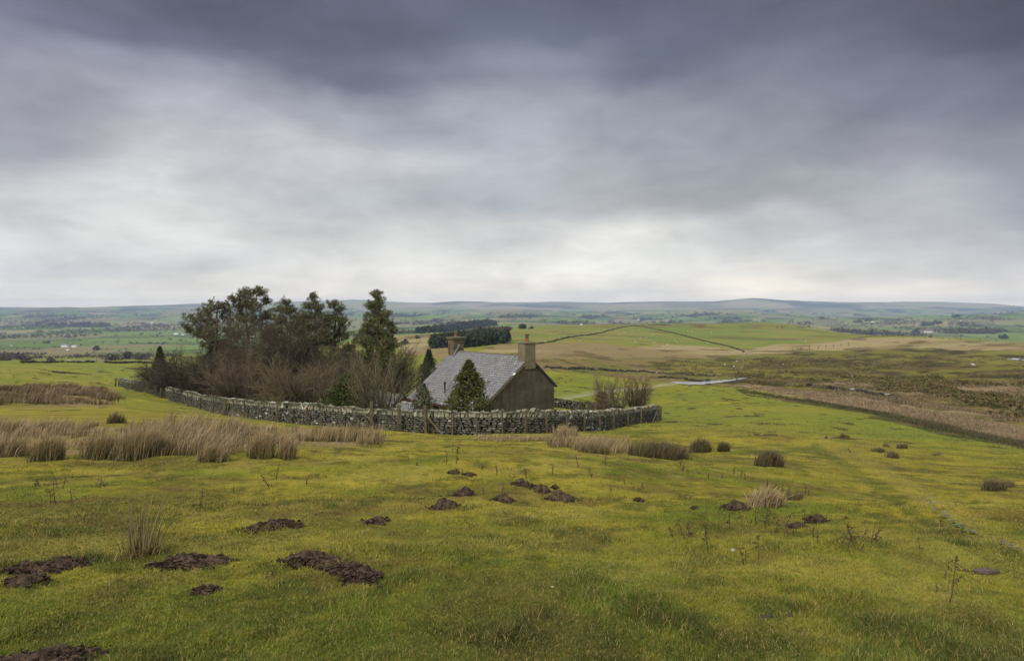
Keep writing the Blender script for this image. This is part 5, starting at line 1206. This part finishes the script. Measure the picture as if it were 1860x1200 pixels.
def single(px, py, w, h, col, label, seed, name='tree', cat='tree', bareish=False):
    x, y, z = cast1(px, py); 
    if math.isnan(x): return
    k = y/F; nl = 11; X = x+rng.normal(0, w*k*.26, nl); Yy = y+rng.normal(0, w*k*.2, nl); H = h*k
    t = thing(name, label, cat, (x, y, z))
    V, Fc, Cc = puffs(X, Yy, w*k*rng.uniform(.10, .26, nl), H*rng.uniform(.45, 1.0, nl)*(1-.6*np.abs(X-x)/(w*k)), np.array(col)*1.25, 60, .4, .25 if bareish else .1); 
    c = link('crown', mk_mesh('crown', V-np.array([x, y, z]), Fc, Cc), M['farwood'], t)
    V, Fc, Cc = seg_mesh([(0, 0, -.3, 0, 0, H*.6, .02*H+.1, .012*H+.05)], 6, colvar((.07,.055,.04), 1)); link('trunk', mk_mesh('trunk', V, Fc, Cc), M['bark'], t)
single(949,597,13,9,(.035,.042,.022),'round dark tree alone on the far green ridge above the roof',1)
single(965,597,7,5,(.07,.06,.04),'small brown tree just right of the round dark one on the far ridge',2)
single(735,624,14,9,(.075,.062,.045),'brown leafless tree on the tan slope left of the far chimney',3,bareish=True)
single(757,615,8,7,(.07,.062,.04),'small leafless tree in the far field left of the plantation',4,bareish=True)
single(912,650,10,7,(.07,.055,.035),'small brown bush on the tan moor just above the ridge of the cottage',5,'bush','bush')
for i, (px, py, w, h, lab) in enumerate([(235,652,16,15,'dark rounded tree just beyond the left crest wall'),(258,653,26,12,'wide brown thorn beyond the left crest wall, right of the dark rounded tree'),(205,654,26,11,'brown thorn clump beyond the left crest, left of the dark rounded tree'),
     (175,636,9,10,'small tree in the middle of the left valley fields'),(90,655,12,9,'grey leafless tree at the foot of the far left fields'),(40,654,22,12,'grey leafless clump near the left edge beyond the crest'),(5,655,16,13,'leafless tree at the extreme left beyond the crest')]):
    single(px, py, w, h, (.070,.058,.045) if i else (.045,.042,.035), lab, 20+i, bareish=True)
for i, (px, py, w, h, lab) in enumerate([(1684,592,18,8,'dark tree clump in the middle of the far right hillside'),(1704,588,18,6,'paler tree clump beside the dark one on the far right hillside'),(1736,576,14,6,'small square plantation on the crest of the far right hill'),(1560,586,16,6,'tree clump at the left foot of the far right hill'),(1578,583,12,4,'smaller tree clump at the left foot of the far right hill'),(1824,615,12,9,'leafless tree low on the far right hillside'),(1666,606,14,9,'grey tree beside the far right farm')]):
    single(px, py, w, h, (.045,.050,.035), lab, 40+i)

def heather():
    q = sample_poly([(1350,662),(1400,648),(1560,646),(1750,648),(2050,652),(2050,800),(1860,764),(1700,738),(1520,708),(1330,696)], 9000, 71); X, Y, Z = cast(q[:, 0], q[:, 1]); ok = ~np.isnan(X) & (Y < 420) & (Y > 45); X, Y = X[ok], Y[ok]
    cl = fbm(X*.7, Y, 5+.03*Y, 3, 720); fr = ~((q[ok][:, 0] > 1690) & (q[ok][:, 1] < 682)); m = (cl > .585) & fr; X, Y = X[m], Y[m]; n = len(X); pal = np.array([[.060,.050,.024],[.085,.074,.030],[.12,.085,.045],[.085,.085,.030]])
    V, Fc, Cc = puffs(X, Y, rng.uniform(.3, .8, n)*(1+.003*Y), rng.uniform(.2, .5, n), pal[rng.integers(0, 4, n)], 14); tag(link('heather', mk_mesh('heather', V, Fc, Cc), M['farwood']), 'dark heather clumps scattered over the right-hand moor', 'heather', None, 'stuff')
heather()
# ------------------------------------------------------------------ distant farm buildings
def farm(px, py, wpx, hpx, label, rz=0.3, wall='white', roof='greyroof', ratio=.6):
    x, y, z = cast1(px, py)
    if math.isnan(x): return
    k = y/F; w = wpx*k; h = hpx*k*.6; d = w*ratio; t = thing('farmhouse' if wall == 'white' else 'barn', label, 'farm building', (x, y, z), 'farm buildings in the far valley', rz)
    extrude_poly('wall', [(-d/2,-1),(-d/2,h),(0,h+d*.32),(d/2,h),(d/2,-1)], -w/2, w/2, M[wall], t); 
    for s in (-1, 1): extrude_poly('roof', [(0,h+d*.33+.05),(s*(d/2+.4),h-.05),(s*(d/2+.4),h+.4),(0,h+d*.33+.55)], -w/2-.3, w/2+.3, M[roof], t)
    t.rotation_euler = (0, 0, R(90)+rz)
for a in [(118,630,12,5,'largest white farmhouse in the left valley'),(136,630,11,4,'long pale barn right of the white farmhouse in the left valley'),(124,636,6,4,'small white shed in front of the valley farmhouse'),(320,607,7,4,'white house by the wood at the foot of the left fells'),(277,587,6,3,'lone white farmhouse half way up the left fell'),(21,628,3,2.4,'tiny white house near the left edge of the valley'),(332,608,5,3,'white cottage next to the wood at the foot of the left fells'),
          (172,657,4,3,'pale hut at the gateway in the left crest wall'),(189,657.5,5,2.5,'pale shed just right of the gateway hut on the left crest'),(1056,590,5,3,'white farm on the far side of the green hill'),(1686,604,12,3,'grey farm range low on the far right hillside'),(1585,585,5,2.5,'white farmhouse on the far right hillside'),(1160,581,4,2,'tiny white farm in the distant valley right of centre'),(1745,583,3,2,'tiny pale barn on the far right hill')]:
    farm(a[0], a[1], a[2], a[3], a[4], rz=random.uniform(-.5, .5), ratio=.5)

# ------------------------------------------------------------------ skyline fence on the right
def far_fence(pxs_, py0, py1, h, label):
    pts = [cast1(px, py0+(py1-py0)*i/(len(pxs_)-1)) for i, px in enumerate(pxs_)]; pts = [p for p in pts if not math.isnan(p[0])]
    o0 = pts[0]; fe = thing('wire_fence', label, 'fence', o0)
    for p in pts:
        box_part('post', (.28, .28, h*random.uniform(.8, 1.2)), M['wood'], fe, (p[0]-o0[0], p[1]-o0[1], p[2]-o0[2]-.1), bev=0)
    S = [(a[0]-o0[0], a[1]-o0[1], a[2]-o0[2]+h*.7, b[0]-o0[0], b[1]-o0[1], b[2]-o0[2]+h*.7, .012, .012) for a, b in zip(pts[:-1], pts[1:])]
    V, Fc, Cc = seg_mesh(S, 3); link('wire', mk_mesh('wire', V, Fc), M['wire'], fe)
far_fence([1440,1455,1470,1486,1500,1514,1528,1541], 637, 628, 2.2, 'line of thin fence posts crossing the tan grass at the foot of the green hill')
far_fence([1640,1660,1680,1690,1712,1724,1745,1780,1810,1844], 613, 620, 2.4, 'line of fence posts along the crest of the right-hand moor')
x, y, z = cast1(1690, 612.5)
box_part('stone_hut', (3.2, 2.4, 2.0), M['oldbrick'], None, (x, y, z-.1), bev=.2); tag(bpy.data.objects['stone_hut'], 'tiny dark stone sheep shelter on the crest of the right-hand moor', 'shelter')

# ================================================================== sheep
def sheep_proto():
    nodes = [(-.42,0,.62,.20),(-.20,0,.64,.27),(.10,0,.64,.28),(.34,0,.66,.22),(.50,0,.78,.12),(.64,0,.84,.09),(.78,0,.76,.055)]
    edges = [(i, i+1) for i in range(6)]; V = [n[:3] for n in nodes]; Rr = [n[3] for n in nodes]
    for sx, j in ((-.34, 0), (.30, 3)):
        for sy in (-.12, .12):
            k = len(V); V += [(sx, sy, .38), (sx+(.04 if j == 0 else 0), sy, .18), (sx, sy, .02)]; Rr += [.07, .04, .035]; edges += [(j, k), (k, k+1), (k+1, k+2)]
    for sy in (-.1, .1): k = len(V); V.append((.60, sy, .88)); Rr.append(.025); edges.append((5, k))
    me = bpy.data.meshes.new('sheep'); me.from_pydata(V, edges, []); ob = bpy.data.objects.new('tmp', me); C.objects.link(ob)
    md = ob.modifiers.new('s', 'SKIN'); 
    for i, v in enumerate(me.skin_vertices[0].data): v.radius = (Rr[i], Rr[i]*(1.0 if i > 3 else .95)); v.use_root = (i == 2)
    sb = ob.modifiers.new('u', 'SUBSURF'); sb.levels = 1; sb.render_levels = 1
    dg = bpy.context.evaluated_depsgraph_get(); m2 = bpy.data.meshes.new_from_object(ob.evaluated_get(dg)); bpy.data.objects.remove(ob); m2.name = 'sheep'
    for p in m2.polygons: p.use_smooth = True
    return m2
sm_ = sheep_proto(); sm_.materials.clear(); sm_.materials.append(M['wool'])
SH = [(1768,665,9,'large-looking white sheep alone on the green patch near the pond'),
 (1317,663.5,5,'white sheep above the lane, left of three'),(1333,667,6,'white sheep above the lane, nearest the pale track'),(1338.5,658,5,'white sheep above the lane, highest of three'),(1353,643,4,'white sheep beside the upper bend of the pale track'),(1423,664,3,'small pale sheep alone in the dark heather right of the lane'),
 (1416,595,3,'small white sheep on the brow of the green hill'),(1463,621,4,'white sheep at the dark reeds on the right side of the green hill'),
 (1186,609,4,None),(1174,614,3,None),(1163,614,3,None),(1156,623,3.4,None),(1186,624,3.4,None),(1190,623,3.4,None),(1211,628,4.5,None),(1226,619,3.4,None),(1229,622,3,None),(1285,624,3.4,None),
 (1249,602,3,None),(1257,603,3,None),(1292,605,4,None),(1153,620,3,None),(1161,600,3,None),
 (1055,620,3,None),(1125,608,3,None),(1148,603,3,None),(1135,605,3,None)]+[(980+i*17+((i*37) % 7), 603-i*.7+((i*13) % 5)*1.3, 2.4, None) for i in range(9)]+[(1000+i*17, 613-i*1.6+((i*7) % 3), 2.4, None) for i in range(4)]
for i, (px, py, w, lab) in enumerate(SH):
    x, y, z = cast1(px, py)
    if math.isnan(x): continue
    s = min(max(w/F*y/1.5, .65), 1.25); o = bpy.data.objects.new('sheep', sm_); C.objects.link(o); o.location = (x, y, z); o.scale = (s, s, s); o.rotation_euler = (0, 0, random.choice([0, math.pi])+random.uniform(-.6, .6))
    if lab is None:
        lab = ('white sheep grazing right of the slanting broken wall near the brow' if px in (1249,1257,1292) else 'white sheep low on the green hill just above the tan moor' if px >= 1150 and py > 616 else
               'white sheep high on the green hill left of the slanting broken wall' if px >= 1150 else 'tiny white sheep below the diagonal dark wall' if (px, py) in ((1055,620),(1125,608),(1148,603),(1135,605)) else
               'tiny white sheep in the upper scattered row above the diagonal dark wall' if w == 2.4 and py < 607 else 'tiny white sheep in the lower row above the diagonal dark wall')
    tag(o, lab, 'sheep', 'sheep grazing over the hill and moor')

# things that only their place tells apart
_o = ['leftmost','second from the left','third from the left','fourth from the left','fifth from the left','sixth from the left','seventh from the left','eighth from the left','rightmost']
_d = {}
for o in list(C.objects):
    if o.parent is None and o.get('category') in ('weed stalk', 'sheep'): _d.setdefault(o['label'], []).append(o)
for lab, os_ in _d.items():
    if len(os_) < 2: continue
    os_.sort(key=lambda o: o.location.x/o.location.y)
    for i, o in enumerate(os_):
        w = _o[8] if i == len(os_)-1 else _o[i]; o['label'] = lab+', '+w if len((lab+' '+w).split()) <= 16 else ' '.join(lab.split()[:12])+', '+w
# ================================================================== haze
bm = bmesh.new(); bmesh.ops.create_cube(bm, size=1); bmesh.ops.scale(bm, vec=(29800, 29800, 400), verts=bm.verts)
me = bpy.data.meshes.new('haze'); bm.to_mesh(me); bm.free(); hz = link('haze', me, None, None, (0, 0, 45)); hz['kind'] = 'stuff'; hz['label'] = 'pale winter haze softening the distant fells'
m = bpy.data.materials.new('air'); m.use_nodes = True; m.node_tree.nodes.clear(); t = NT(m.node_tree); o_ = t.new('ShaderNodeOutputMaterial'); v_ = t.new('ShaderNodeVolumePrincipled')
v_.inputs['Color'].default_value = (.52, .70, 1.0, 1); v_.inputs['Density'].default_value = 7.0e-5; v_.inputs['Anisotropy'].default_value = 0.0
t.l.new(v_.outputs[0], o_.inputs['Volume']); me.materials.append(m)
